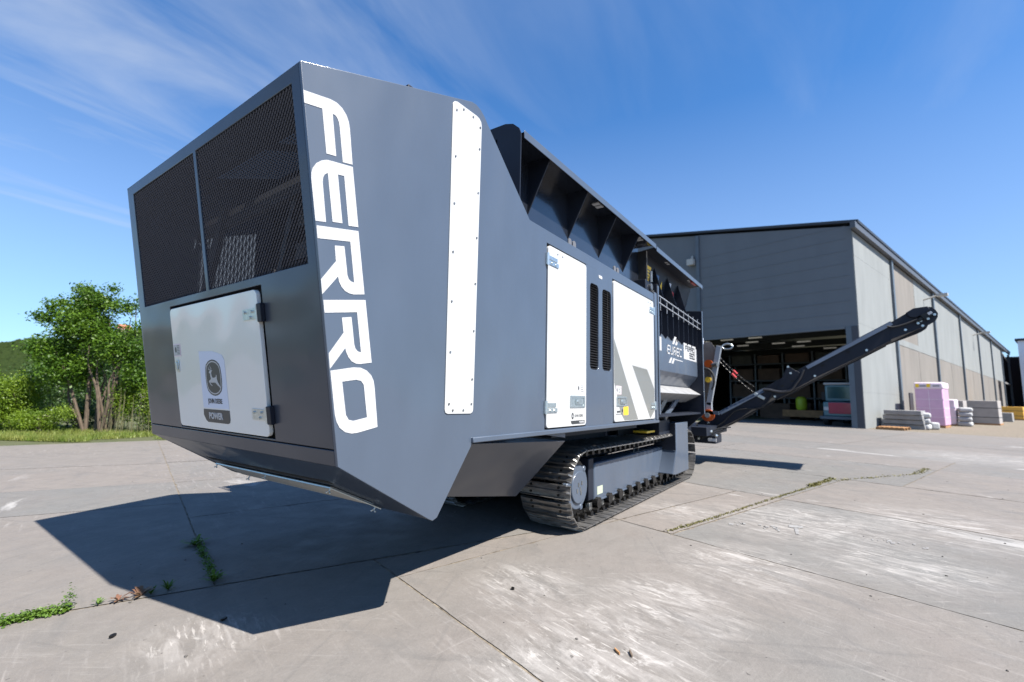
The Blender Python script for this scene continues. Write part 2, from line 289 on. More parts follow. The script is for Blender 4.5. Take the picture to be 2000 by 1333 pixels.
# ------------------------------------------------------------------ mesh helper
class Fr:
    """local frame: u right, v up, w = outward normal"""
    def __init__(s, o, U, Vv, N=None):
        s.o = V(o); s.U = V(U).normalized(); s.V = V(Vv).normalized(); s.N = V(N).normalized() if N else s.U.cross(s.V).normalized()
    def p(s, u, v, w=0.0): return s.o + s.U*u + s.V*v + s.N*w
class MB:
    def __init__(s): s.v = []; s.f = []; s.m = []; s.mi = 0
    def add(s, vs, fs):
        o = len(s.v); s.v += [tuple(q) for q in vs]; s.f += [tuple(i+o for i in f) for f in fs]; s.m += [s.mi]*len(fs); return s
    def box(s, a, b):
        (x0, y0, z0), (x1, y1, z1) = a, b
        return s.add([(x0,y0,z0),(x1,y0,z0),(x1,y1,z0),(x0,y1,z0),(x0,y0,z1),(x1,y0,z1),(x1,y1,z1),(x0,y1,z1)],
                     [(0,3,2,1),(4,5,6,7),(0,1,5,4),(1,2,6,5),(2,3,7,6),(3,0,4,7)])
    def fbox(s, fr, u0, u1, v0, v1, w0, w1):
        P = [fr.p(u, v, ww) for ww in (w0, w1) for (u, v) in ((u0,v0),(u1,v0),(u1,v1),(u0,v1))]
        return s.add(P, [(0,3,2,1),(4,5,6,7),(0,1,5,4),(1,2,6,5),(2,3,7,6),(3,0,4,7)])
    def prism(s, fr, poly, w0, w1, holes=()):
        loops = [list(poly)] + [list(h) for h in holes]
        flat = [p for l in loops for p in l]
        tris = tessellate_polygon([[V((p[0], p[1], 0)) for p in l] for l in loops])
        n = len(flat)
        P = [fr.p(p[0], p[1], w1) for p in flat] + [fr.p(p[0], p[1], w0) for p in flat]
        F = []
        for t in tris:
            a, b, c = (flat[i] for i in t)
            ar = (b[0]-a[0])*(c[1]-a[1])-(b[1]-a[1])*(c[0]-a[0])
            t = t if ar > 0 else (t[0], t[2], t[1])
            F.append(tuple(t)); F.append((t[2]+n, t[1]+n, t[0]+n))
        o = 0
        for k, l in enumerate(loops):
            ar = sum(l[i][0]*l[(i+1) % len(l)][1]-l[(i+1) % len(l)][0]*l[i][1] for i in range(len(l)))
            for i in range(len(l)):
                a = o+i; b = o+(i+1) % len(l)
                if (ar > 0) == (k == 0): F.append((a+n, b+n, b, a))
                else: F.append((b+n, a+n, a, b))
            o += len(l)
        return s.add(P, F)
    def tube(s, pts, r, n=8, r2=None, cap=True):
        pts = [V(p) for p in pts]; rings = []; up = None
        for i, p in enumerate(pts):
            d = (pts[min(i+1, len(pts)-1)]-pts[max(i-1, 0)]).normalized()
            if up is None: up = d.orthogonal().normalized()
            up = (up - d*up.dot(d)).normalized() if (up - d*up.dot(d)).length > 1e-5 else d.orthogonal().normalized()
            sd_ = d.cross(up)
            rr = r if r2 is None else r+(r2-r)*i/(len(pts)-1)
            if isinstance(r, (list, tuple)): rr = r[i]
            rings.append([p+(up*math.cos(2*math.pi*k/n)+sd_*math.sin(2*math.pi*k/n))*rr for k in range(n)])
        vs = [q for ring in rings for q in ring]; F = []
        for i in range(len(pts)-1):
            for k in range(n):
                a = i*n+k; b = i*n+(k+1) % n; F.append((a, b, b+n, a+n))
        if cap:
            F.append(tuple(range(n-1, -1, -1))); F.append(tuple(range((len(pts)-1)*n, len(pts)*n)))
        return s.add(vs, F)
    def cyl(s, a, b, r, n=20, r2=None): return s.tube([a, b], r, n, r2)
    def ball(s, c, r, n=8, sc=(1,1,1)):
        c = V(c); vs = [c+V((0,0,r*sc[2]))]; F = []
        rows = max(3, n//2)
        for i in range(1, rows):
            a = math.pi*i/rows
            for k in range(n):
                b = 2*math.pi*k/n; vs.append(c+V((r*sc[0]*math.sin(a)*math.cos(b), r*sc[1]*math.sin(a)*math.sin(b), r*sc[2]*math.cos(a))))
        vs.append(c-V((0,0,r*sc[2]))); e = len(vs)-1
        for k in range(n): F.append((0, 1+k, 1+(k+1) % n))
        for i in range(rows-2):
            for k in range(n):
                a = 1+i*n+k; b = 1+i*n+(k+1) % n; F.append((a, a+n, b+n, b))
        o = 1+(rows-2)*n
        for k in range(n): F.append((e, o+(k+1) % n, o+k))
        return s.add(vs, F)
    def ribbon(s, fr, pts, wd, w0, w1):
        for a, b in zip(pts[:-1], pts[1:]):
            a = V(a); b = V(b); d = (b-a).normalized(); nn = V((-d.y, d.x))*wd/2; e = d*wd/2
            q = [a-e-nn, b+e-nn, b+e+nn, a-e+nn]
            s.prism(fr, [tuple(k) for k in q], w0, w1)
        return s
    def build(s, name, mats, parent=None, bevel=0.0, smooth=False, angle=35, seg=2):
        me = bpy.data.meshes.new(name)
        org = V((0, 0, 0))
        if parent is None and s.v:
            xs = [p[0] for p in s.v]; ys = [p[1] for p in s.v]; zs = [p[2] for p in s.v]
            org = V(((min(xs)+max(xs))/2, (min(ys)+max(ys))/2, min(zs)))
        elif parent is not None:
            org = world_loc(parent)
        me.from_pydata([tuple(V(p)-org) for p in s.v], [], s.f)
        if not isinstance(mats, (list, tuple)): mats = [mats]
        for q in mats: me.materials.append(q)
        if len(mats) > 1: me.polygons.foreach_set('material_index', s.m)
        me.update()
        o = bpy.data.objects.new(name, me); COL.objects.link(o)
        if parent is not None: o.parent = parent; o.location = (0, 0, 0)
        else: o.location = org
        if smooth or bevel:
            me.polygons.foreach_set('use_smooth', [True]*len(me.polygons))
            if hasattr(me, 'set_sharp_from_angle'): me.set_sharp_from_angle(angle=R(angle))
        if bevel:
            md = o.modifiers.new('bevel', 'BEVEL'); md.width = bevel; md.segments = seg; md.limit_method = 'ANGLE'; md.angle_limit = R(40)
            md.harden_normals = False
        return o
def world_loc(o):
    l = V(o.location)
    while o.parent: o = o.parent; l = l+V(o.location)
    return l
def tag(o, label, cat, group=None, kind=None):
    if label: o['label'] = label
    if cat: o['category'] = cat
    if group: o['group'] = group
    if kind: o['kind'] = kind
    return o
def struct(o): o['kind'] = 'structure'; return o
def empty(name, loc, label, cat, group=None):
    o = bpy.data.objects.new(name, None); COL.objects.link(o); o.location = loc; o.empty_display_size = .2
    return tag(o, label, cat, group)
def rrect(u0, u1, v0, v1, r, n=4):
    P = []
    for (cx_, cy_, a0) in ((u1-r, v0+r, -90), (u1-r, v1-r, 0), (u0+r, v1-r, 90), (u0+r, v0+r, 180)):
        for k in range(n+1):
            a = R(a0+90*k/n); P.append((cx_+r*math.cos(a), cy_+r*math.sin(a)))
    return P
def circ(cu, cv, r, n=24, ry=None):
    return [(cu+r*math.cos(2*math.pi*k/n), cv+(ry or r)*math.sin(2*math.pi*k/n)) for k in range(n)]
def text_obj(name, txt, fr, u, v, size, mt, parent, w=0.0, sx=1.0, align='LEFT', bold=0.0, rot=0.0, thick=0.0008):
    cu = bpy.data.curves.new(name+'_curve', 'FONT'); cu.body = txt; cu.size = size; cu.align_x = align; cu.extrude = thick; cu.offset = bold
    cu.resolution_u = 3
    tmp = bpy.data.objects.new('tmp_text', cu); COL.objects.link(tmp)
    dg = bpy.context.evaluated_depsgraph_get(); me = bpy.data.meshes.new_from_object(tmp.evaluated_get(dg))
    bpy.data.objects.remove(tmp); bpy.data.curves.remove(cu)
    c, s_ = math.cos(rot), math.sin(rot); org = world_loc(parent)
    for q in me.vertices:
        x, y, z = q.co.x*sx, q.co.y, q.co.z
        x, y = x*c-y*s_, x*s_+y*c
        q.co = fr.p(u+x, v+y, w+z)-org
    me.materials.clear(); me.materials.append(mt); me.name = name
    o = bpy.data.objects.new(name, me); COL.objects.link(o); o.parent = parent
    return o

# ------------------------------------------------------------------ ground
D_ = V((0.9645, -0.2640, 0)).normalized(); Nn = V((0.2640, 0.9645, 0)).normalized()   # slab and warehouse axes
def uv(u, v, z=0.0): return D_*u+Nn*v+V((0, 0, z))
g = MB(); S_ = 1800
g.add([(-S_, -S_, -0.02), (S_, -S_, -0.02), (S_, S_, -0.02), (-S_, S_, -0.02)], [(0, 1, 2, 3)])
struct(g.build('ground', M['dirt']))
# joint dirt bed below the slabs
g = MB(); g.add([uv(-40, -60, -0.004), uv(150, -60, -0.004), uv(150, 15.6, -0.004), uv(-40, 15.6, -0.004)], [(0, 1, 2, 3)])
struct(g.build('joint_bed', M['joint']))
# slabs: strips between u-lines, each with its own v-lines
rs = random.Random(3)
us = [-40, -30, -24, -18, -12.5, -9.5, -6.2, -3.0]
slabs = []
def strip(ua, ub, vl, ub2=None, ua2=None):
    for a, b in zip(vl[:-1], vl[1:]): slabs.append((ua, ub, a, b, rs.random()))
def vlines(lo, hi, anchors, step=3.0):
    L_ = sorted(anchors); 
    while L_[0]-step > lo: L_.insert(0, L_[0]-step)
    while L_[-1]+step < hi: L_.append(L_[-1]+step)
    return [lo]+[q for q in L_ if lo+.3 < q < hi-.3]+[hi]
def J1(u): return 3.925-.127*u
def sstrip(ua, ub, lo, lines, hi):
    # lines: functions of u, ordered
    fs = [lo]+lines+[hi]
    for f, g_ in zip(fs[:-1], fs[1:]): slabs.append((ua, ub, (f(ua), f(ub)), (g_(ua), g_(ub)), rs.random()))
C = lambda v: (lambda u: v)
LL = [lambda u: 6.87-.16*u, lambda u: 8.43-.15*u, lambda u: 10.6-.2*u, C(13.0)]
for a, b in zip(us, us[1:]+[0.545]): sstrip(a, b, J1 if a > -3.5 else C(4.1), LL, C(15.3)) if a > -3.5 else [slabs.append((a, b, (x, x), (y, y), rs.random())) for x, y in zip([4.2, 7.2, 8.9, 11.2, 13.2], [7.2, 8.9, 11.2, 13.2, 15.3])]
sstrip(0.545, 4.30, J1, [C(6.0), C(8.3), lambda u: 10.6-.2*u*.3, C(13.0)], C(15.3))
def low(ua, ub, top, anchors):
    vs_ = vlines(-60, min(top(ua), top(ub))-.01, anchors)[:-1]
    for x, y in zip(vs_[:-1], vs_[1:]): slabs.append((ua, ub, (x, x), (y, y), rs.random()))
    slabs.append((ua, ub, (vs_[-1], vs_[-1]), (top(ua), top(ub)), rs.random()))
for a, b in zip(us, us[1:]+[1.62]): low(a, b, J1 if a > -3.5 else C(4.2), [0.7])
W2 = lambda u: 3.24+(.1 if u > 2 else 0)*.9
slabs.append((1.62, 4.30, (3.26, 3.32), (J1(1.65), J1(4.3)+.012), .95))
low(1.62, 4.30, lambda u: 3.26 if u < 2 else 3.32, [-6.0])
def strip2(ua, ub, vl):
    for x, y in zip(vl[:-1], vl[1:]): slabs.append((ua, ub, (x, x), (y, y), rs.random()))
strip2(4.30, 7.12, vlines(-60, 15.3, [-0.4, 2.67, 3.32, 6.0, 8.4, 10.9, 13.2]))
strip2(7.12, 9.92, vlines(-60, 15.3, [-0.3, 2.69, 6.3, 9.0, 10.9, 13.2]))
strip2(9.92, 12.98, vlines(-60, 15.3, [-1.2, 1.9, 6.65, 9.4, 13.2]))
strip2(12.98, 15.2, vlines(-60, 15.3, [-1.2, 1.9, 6.75, 10.4]))
u0 = 15.2
while u0 < 30:
    strip2(u0, u0+3.0, vlines(-60, 15.3, [rs.uniform(-1, 1), 5, 9])); u0 += 3.0
def tone_at(u, v, t):
    # poured in batches: tan and grey slabs as they lie in the yard
    for (ua, ub, va, vb, q) in TMAP:
        if ua <= u < ub and va <= v < vb: return q
    return t
TMAP = [(-3.2,.545,3,6.9,.65),(-3.2,.545,6.9,8.4,.05),(-3.2,.545,8.4,10.6,.95),(-3.2,.545,10.6,16,.75),(.545,4.3,3.6,6,.35),(.545,4.3,6,8.3,.25),(.545,4.3,8.3,10.5,.55),(.545,4.3,10.5,16,.9),
        (4.3,7.12,-.4,2.67,.05),(4.3,7.12,2.67,3.32,1.0),(4.3,7.12,3.32,6,.95),(4.3,7.12,-9,-.4,.45),(7.12,9.92,-.3,2.69,.9),(7.12,9.92,2.69,6.3,.05),(9.92,12.98,-1.2,1.9,.95),(9.92,12.98,1.9,6.65,.0),
        (12.98,15.2,-1.2,1.9,.2),(12.98,15.2,1.9,6.8,.7),(1.62,4.3,-.6,3.3,.55),(1.62,4.3,-9,-.6,.5),(-9,1.62,-9,3.8,.5),(7.12,9.92,-9,-.3,.3)]
tones = {}
sl = MB(); tone = []
for (ua, ub, va, vb, t) in slabs:
    gp = 0.006
    j = [rs.uniform(-.012, .012) for _ in range(4)]
    dz = rs.uniform(-0.002, 0.002)
    P = [uv(ua+gp, va[0]+gp, dz), uv(ub-gp, va[1]+gp, dz), uv(ub-gp, vb[1]-gp, dz), uv(ua+gp, vb[0]-gp, dz)]
    # broken edges: subdivide each border with a small wobble
    Q = []
    near = (-3 < ua < 14 and -8 < va[0] < 12)
    for k in range(4):
        a, b = P[k], P[(k+1) % 4]; n = int((b-a).length/0.06) if near else 1
        n = max(1, min(n, 90)); d = (b-a).normalized(); nn = V((-d.y, d.x, 0))
        for i in range(n):
            q = a.lerp(b, i/n)
            if i: q = q+nn*(max(0, noise.noise(q*4+V((0,0,k*3))))*0.016 + max(0, noise.noise(q*17))*.010 + (0.025 if rs.random() < .03 else 0)*rs.random())
            Q.append(q)
    sl.add(Q, [tuple(range(len(Q)))]); tone.append(tone_at((ua+ub)/2, (va[0]+vb[0])/2, t))
so_ = sl.build('pavement', M['concrete']); struct(so_)
ca = so_.data.color_attributes.new('tone', 'FLOAT_COLOR', 'CORNER')
for p in so_.data.polygons:
    # slabs keep the tint of the pour: pinkish or grey
    for li in p.loop_indices: ca.data[li].color = (tone[p.index], 0, 0, 1)
# smooth apron running into the hall
g = MB(); g.add([uv(30.22, -3, 0.0), uv(30.22, 40, 0.0), uv(75, 40, 0.0), uv(75, 6.6, 0.0), uv(30.25, 6.6, 0.0)], [])
g = MB(); g.add([uv(30.2, 7.16, 0.002), uv(80, 7.16, 0.002), uv(80, 36, 0.002), uv(30.2, 36, 0.002)], [(0, 1, 2, 3)])
struct(g.build('hall_floor', mat('hall_floor_concrete', (0.22, 0.21, 0.2), 0.7, var=.15, vscale=1.0)))
# verge of grass at the left
g = MB()
for i in range(30):
    pass
g.add([uv(-60, 15.0, 0.0), uv(160, 15.0, 0.0), uv(160, 60, 0.25), uv(-60, 60, 0.25)], [(0, 1, 2, 3)])
struct(g.build('verge', M['turf']))

# ------------------------------------------------------------------ the shredder
YS, YF = 1.989, 4.479; YC = (YS+YF)/2; KT = 0.17992
SH = empty('industrial_shredder', (4.2, YC, 0), 'large slate grey tracked shredder with white FERRO lettering, parked on the concrete', 'shredder')
side = Fr((0, YS, 0), (1, 0, 0), (0, 0, 1))                      # u=x v=z, outward -y
def rear_pt(y, z, w=0): return V((1.017+KT*(2.9-z), y, z))+V((-1, 0, -KT)).normalized()*w
class RearFr:
    def p(s, u, v, w=0): return rear_pt(-u, v, w)                 # u = -y, v = z
rear = RearFr()
T = 0.012
side_poly = [(1.017, 2.9), (1.361, 0.988), (1.985, 0.622), (2.02, 0.606), (2.055, 0.618), (2.371, 1.045), (6.15, 1.045), (6.15, 2.776), (3.0, 2.784), (2.66, 3.095), (2.42, 3.318), (2.385, 3.352), (2.34, 3.382), (2.29, 3.396), (2.24, 3.391)]
door1 = (3.285, 4.02, 1.088, 2.655); door2 = (4.697, 6.045, 1.092, 2.655)
hole = lambda d: [(d[0]-.012, d[2]-.012), (d[1]+.012, d[2]-.012), (d[1]+.012, d[3]+.018), (d[0]-.012, d[3]+.018)]
v1 = rrect(4.122, 4.325, 1.628, 2.508, .05); v2 = rrect(4.418, 4.648, 1.632, 2.502, .05)
sp = MB().prism(side, side_poly, -0.02, 0.0, [hole(door1), hole(door2), v1, v2]).build('side_panel', M['paint'], SH, bevel=.004)
sp['label'] = 'slate grey side panel carrying the white lettering'
farp = MB().prism(Fr((0, YF, 0), (1, 0, 0), (0, 0, 1)), side_poly, -0.0, 0.02).build('side_panel', M['paint'], SH)
# inner door boxes (dark recess behind the doors)
MB().box((3.2, YS+.06, 1.07), (6.12, YS+.08, 2.74)).build('inner_panel', M['interior'], SH)
# letters
LET = {'F':[(1.041,2.763),(1.180,2.796),(1.215,2.798),(1.248,2.786),(1.273,2.764),(1.290,2.735),(1.300,2.698),(1.329,2.518),(1.273,2.506),(1.242,2.679),(1.236,2.702),(1.225,2.721),(1.212,2.729),(1.198,2.728),(1.234,2.520),(1.181,2.510),(1.142,2.725),(1.051,2.704)],
'E':[(1.331,2.506),(1.219,2.486),(1.186,2.479),(1.158,2.463),(1.134,2.439),(1.117,2.406),(1.112,2.380),(1.114,2.353),(1.151,2.157),(1.205,2.168),(1.172,2.360),(1.173,2.383),(1.179,2.400),(1.196,2.416),(1.240,2.181),(1.294,2.191),(1.250,2.431),(1.286,2.438),(1.330,2.190),(1.387,2.201)],
'R':[(1.158,2.136),(1.389,2.180),(1.450,1.857),(1.384,1.844),(1.360,1.845),(1.335,1.852),(1.314,1.869),(1.299,1.890),(1.290,1.916),(1.213,1.812),(1.201,1.882),(1.273,1.989),(1.261,2.066),(1.314,2.077),(1.342,1.935),(1.350,1.918),(1.363,1.908),(1.384,1.905),(1.346,2.111),(1.168,2.076)],
'R2':[(1.221,1.785),(1.458,1.829),(1.520,1.506),(1.451,1.494),(1.425,1.494),(1.399,1.504),(1.380,1.522),(1.365,1.545),(1.357,1.567),(1.281,1.459),(1.269,1.531),(1.342,1.641),(1.327,1.716),(1.381,1.727),(1.407,1.591),(1.415,1.571),(1.430,1.557),(1.451,1.553),(1.412,1.757),(1.232,1.725)],
'O':[(1.284,1.450),(1.411,1.474),(1.453,1.475),(1.491,1.463),(1.522,1.439),(1.539,1.411),(1.548,1.375),(1.581,1.171),(1.460,1.147),(1.424,1.145),(1.387,1.154),(1.355,1.176),(1.336,1.206),(1.324,1.240)]}
OH = [(1.352,1.400),(1.432,1.413),(1.462,1.408),(1.480,1.388),(1.511,1.222),(1.431,1.207),(1.403,1.213),(1.385,1.238)]
for k, P in LET.items():
    MB().prism(side, P, 0.0003, 0.0022, [OH] if k == 'O' else []).build('letter', M['decal_white'], sp)
# white riveted strip
STR = [(2.047,3.259),(2.052,3.28),(2.065,3.293),(2.090,3.303),(2.288,3.310),(2.320,3.304),(2.340,3.288),(2.348,3.260),(2.351,1.254),(2.345,1.236),(2.325,1.226),(2.107,1.228),(2.087,1.236),(2.080,1.257)]
stp = MB().prism(side, STR, 0.0005, 0.006).build('white_strip_panel', M['white_paint'], SH, bevel=.002)
for k in range(13):
    z = 1.29+k*(3.24-1.29)/12
    for x in ((2.062+(3.25-z)*.016+.02), 2.328):
        if (k % 2 == 0) == (x < 2.2) or k in (0, 12):
            MB().tube([side.p(x, z, .0055), side.p(x, z, .0105)], .0075, 8).build('rivet', M['steel'], stp)
for x in (2.15, 2.25):
    MB().tube([side.p(x, 1.25, .0055), side.p(x, 1.25, .0105)], .0075, 8).build('rivet', M['steel'], stp)
    MB().tube([side.p(x, 3.28, .0055), side.p(x, 3.28, .0105)], .0075, 8).build('rivet', M['steel'], stp)
# ledge under the side
led = MB().box((2.345, YS-.022, 1.035), (6.19, YS+.02, 1.072)).build('sill', M['paint'], SH, bevel=.006)
MB().box((6.10, YS-.012, 1.074), (6.19, YS+.05, 2.80)).build('corner_post', M['paint'], SH, bevel=.006)

# rear wall, leaning, with mesh openings and door opening
def rpoly(y0, y1, z0, z1): return [(-y0, z0), (-y1, z0), (-y1, z1), (-y0, z1)]
TH = .02
rw = MB()
class RFr(RearFr): pass
outer = [(-YF+.001, 1.07), (-YS-.0205, 1.07), (-YS-.0205, 2.9), (-YF+.001, 2.9)]
mR = (2.083, 3.205, 1.971, 2.829); mL = (3.246, 4.360, 1.971, 2.829); dO = (2.556, 3.862, 1.080, 1.925)
def hr(d): return [(-d[1], d[2]), (-d[0], d[2]), (-d[0], d[3]), (-d[1], d[3])]
rw.prism(rear, outer, -TH, 0.0, [hr(mR), hr(mL), hr(dO)])
rearw = rw.build('rear_wall', M['paint_shaded'], SH, bevel=.003)
rearw['label'] = 'glossy slate leaning rear wall, darkened for shade, with mesh openings'
# lower apron of the rear
MB().prism(rear, [(-YF+.001, .988), (-YS-.0205, .988), (-YS-.0205, 1.064), (-YF+.001, 1.064)], -TH, 0.001).build('lower_rear_plate', M['paint_shaded'], SH, bevel=.003)
# frames around the mesh
# expanded metal: rows of slanted zigzag ribbons
def mesh_screen(d):
    y0, y1, z0, z1 = d; y0 -= .02; y1 += .02; z0 -= .01; z1 += .02
    b = MB(); ph = .0165; pw = .030; rows = int((z1-z0)/ph)
    nseg = int((y1-y0)/(pw/2))
    for r_ in range(rows):
        zc = z0+r_*ph
        pts = []
        for k in range(nseg+1):
            y = y0+k*(y1-y0)/nseg
            zz = zc+(ph*.48 if (k+r_) % 2 else -ph*.48)
            pts.append((y, zz))
        vs = []
        for (y, zz) in pts:
            vs.append(rear_pt(y, zz-.0024, -.012)); vs.append(rear_pt(y, zz+.0026, -.0065))
        b.add(vs, [(2*k, 2*k+1, 2*k+3, 2*k+2) for k in range(nseg)])
    return b.build('mesh_screen', M['mesh'], SH)
mesh_screen(mR); mesh_screen(mL)
# rear door
rd = MB().prism(rear, [(-u, v_) for u, v_ in reversed(rrect(2.592, 3.838, 1.092, 1.905, .035))], -.012, .012).build('rear_door', M['cream_paint'], SH, bevel=.006, seg=3)
rd['label'] = 'pale grey glossy door with a leaping deer badge'
MB().prism(rear, hr((2.50, 3.92, 1.05, 1.96)), -.07, -.05).build('inner_panel', M['seam'], SH)
def r_hinge(z):
    h = MB()
    h.prism(rear, [(-2.76, z-.03), (-2.60, z-.03), (-2.60, z+.03), (-2.76, z+.03)], .0125, .017)
    h.prism(rear, [(-2.60, z-.042), (-2.585, z-.042), (-2.585, z+.042), (-2.60, z+.042)], .0125, .022)
    h.tube([rear_pt(2.585, z-.045, .018), rear_pt(2.585, z+.045, .018)], .010, 10)
    for (dy, dz) in ((.05, .012), (.13, .012), (.07, -.018)):
        h.tube([rear_pt(2.60+dy, z+dz, .016), rear_pt(2.60+dy, z+dz, .026)], .008, 6)
    o = h.build('hinge', M['zinc'], rd)
    MB().prism(rear, [(-2.578, z-.05), (-2.535, z-.05), (-2.535, z+.05), (-2.578, z+.05)], .001, .026).build('hinge_block', M['paint_dark'], SH, bevel=.003)
r_hinge(1.775); r_hinge(1.215)
lk_ = MB(); lk_.prism(rear, [(-3.80, 1.47), (-3.755, 1.47), (-3.755, 1.55), (-3.80, 1.55)], .0125, .018)
lk_.prism(rear, [(-3.792, 1.485), (-3.765, 1.485), (-3.765, 1.535), (-3.792, 1.535)], .0182, .028); lk_.build('latch', M['zinc'], rd, bevel=.002)
MB().prism(rear, [(-3.828, 1.575), (-3.71, 1.575), (-3.71, 1.66), (-3.828, 1.66)], .0125, .0135).build('instruction_sticker', M['decal_pink'], rd)
stk = MB().prism(rear, [(-3.823, 1.58), (-3.715, 1.58), (-3.715, 1.655), (-3.823, 1.655)], .0137, .0142).build('instruction_sticker', M['decal_white'], rd)
sm = MB()
for k in range(6): sm.prism(rear, [(-3.765, 1.59+k*.011), (-3.725, 1.59+k*.011), (-3.725, 1.594+k*.011), (-3.765, 1.594+k*.011)], .0144, .0147)
sm.prism(rear, circ(-3.79, 1.62, .014, 12, .020), .0144, .0147)
sm.build('sticker_print', M['decal_dark'], rd)
# badge
bd = [(-3.412, 1.60), (-3.43, 1.20), (-3.415, 1.148), (-3.06, 1.148), (-3.055, 1.50), (-3.075, 1.555), (-3.115, 1.588), (-3.16, 1.60)]
MB().prism(rear, [(-3.416, 1.596), (-3.42, 1.23), (-3.055, 1.23), (-3.058, 1.53), (-3.085, 1.562), (-3.13, 1.573), (-3.22, 1.59)], .0125, .0135).build('badge_backing', M['decal_blue'], rd)
pw = MB().prism(rear, [(-3.422, 1.222), (-3.428, 1.185), (-3.40, 1.152), (-3.372, 1.139), (-3.085, 1.139), (-3.062, 1.146), (-3.052, 1.165), (-3.052, 1.222)], .0125, .0138).build('badge_foot', M['decal_dark'], rd)
cyb, czb = -3.228, 1.424
def shield(s_): return [(cyb+x*s_, czb+z*s_) for x, z in [(-.06,.1),(-.03,.108),(0,.111),(.03,.108),(.06,.1),(.092,.082),(.105,.06),(.112,.02),(.112,-.02),(.105,-.06),(.092,-.082),(.06,-.1),(.03,-.108),(0,-.111),(-.03,-.108),(-.06,-.1),(-.092,-.082),(-.105,-.06),(-.112,-.02),(-.112,.02),(-.105,.06),(-.092,.082)]]
MB().prism(rear, list(reversed(shield(1.03))), .0137, .0142).build('emblem', M['decal_dark'], rd)
MB().prism(rear, list(reversed(shield(.95))), .0143, .0146, [list(reversed(shield(.885)))]).build('emblem_ring', M['decal_white'], rd)
def dz_(X_, Y_):   # traced from the badge: emblem box 180..395 x 335..755
    return (cyb+(X_-288)/215*.222, czb-(Y_-545)/420*.222)
deer = [(230,480),(245,462),(262,455),(283,458),(270,472),(262,490),(268,525),(275,545),(300,545),(322,535),(328,508),(336,520),(334,560),(345,600),(362,630),(378,660),(376,672),(355,650),(330,628),(312,605),(290,602),(262,605),(238,600),(248,622),(266,638),(262,645),(240,628),(222,595),(222,582),(240,572),(252,560),(246,520),(248,492),(238,492)]
dm = MB().prism(rear, [dz_(*q) for q in deer], .0147, .0150)
for a, b in (((255,460),(232,432)), ((232,432),(228,408)), ((243,446),(222,440)), ((258,458),(256,428)), ((256,428),(250,392)), ((257,440),(270,415)), ((266,458),(272,430))):
    A_, B_ = V((*dz_(*a), 0)), V((*dz_(*b), 0)); d = (B_-A_).normalized(); n_ = V((-d.y, d.x, 0))*.0022
    dm.prism(rear, [tuple((A_-n_)[:2]), tuple((B_-n_*.6)[:2]), tuple((B_+n_*.6)[:2]), tuple((A_+n_)[:2])], .0147, .0150)
dm.build('leaping_deer_emblem', M['decal_white'], rd)
text_obj('lettering', 'JOHN DEERE', rear, -3.337, 1.262, .043, M['decal_dark'], rd, w=.0143, sx=.82, bold=.0006)
text_obj('lettering', 'POWER', rear, -3.345, 1.163, .056, M['decal_white'], rd, w=.0146, sx=1.0, bold=.0022)

# roof, floor, underside, interior
rf = MB()
rf.add([(1.017, YS+.002, 2.898), (1.45, YS+.002, 3.072), (1.45, YF, 3.072), (1.017, YF, 2.898)], [(0, 1, 2, 3)])
rf.add([(2.0, YS+.002, 3.294), (2.24, YS+.002, 3.389), (2.24, YF, 3.389), (2.0, YF, 3.294)], [(0, 1, 2, 3)])
for ya, yb in ((YS+.002, 2.32), (3.15, 3.32), (4.12, YF)):
    rf.add([(1.45, ya, 3.072), (2.0, ya, 3.294), (2.0, yb, 3.294), (1.45, yb, 3.072)], [(0, 1, 2, 3)])
rf.add([(2.24, YS+.002, 3.389), (2.38, YS+.002, 3.355), (3.0, YS+.002, 2.782), (6.15, YS+.002, 2.774), (6.15, YF, 2.774), (3.0, YF, 2.782), (2.38, YF, 3.355), (2.24, YF, 3.389)],
       [(0, 1, 6, 7), (1, 2, 5, 6), (2, 3, 4, 5)])
rf.build('roof_plate', M['paint'], SH)
gr = MB()
for k in range(18):
    x = 1.47+k*.03; z = 2.9+(x-1.017)*.4037+.012
    gr.box((x, 2.32, z), (x+.012, 4.2, z+.02))
gr.box((1.982, 2.30, 3.275), (2.03, 4.22, 3.292)); gr.box((1.44, 2.30, 3.06), (1.47, 4.22, 3.075)); gr.build('roof_grille', M['paint_black'], SH)
MB().box((1.72, 2.05, 3.195), (1.98, 2.28, 3.235)).build('roof_hatch', M['paint_dark'], SH, bevel=.004)
fl = MB()
a = V((1.361, 0, .988)); b = V((2.02, 0, .608))
fl.add([(1.361, YS, .988), (2.02, YS+.0, .608), (2.02, YF, .608), (1.361, YF, .988)], [(0, 1, 2, 3)])
fl.add([(2.02, 2.5, .608), (2.5, 2.5, .72), (2.5, YF, .72), (2.02, YF, .608)], [(0, 1, 2, 3)])
fl.build('underside_plate', M['paint_shaded'], SH)
# access cover under the tail with wing nuts
und = Fr((1.361, YF, .988), (0, -1, 0), (a-b), (-(.38), 0, -.659))
LS = (b-a).length
def up_(y, x):                    # point on the sloping underside
    return V((x, y, .988-(x-1.361)*.5766))
NU = V((-.5766, 0, -1)).normalized()
cv = MB(); P0 = [up_(4.31, 1.80), up_(2.60, 1.745), up_(2.42, 1.93), up_(4.20, 1.96)]
cv.add([p+NU*.004 for p in P0]+[p+NU*.016 for p in P0], [(0,1,2,3),(7,6,5,4),(0,4,5,1),(1,5,6,2),(2,6,7,3),(3,7,4,0)])
acv = cv.build('access_cover', mat('beige_grey_cover_paint', (0.58, 0.56, 0.50), .5), SH)
slt = MB(); slt.tube([up_(4.31, 1.79)+NU*.016, up_(2.58, 1.735)+NU*.016], .009, 8); slt.tube([up_(2.58, 1.735)+NU*.016, up_(2.38, 1.965)+NU*.016], .005, 8)
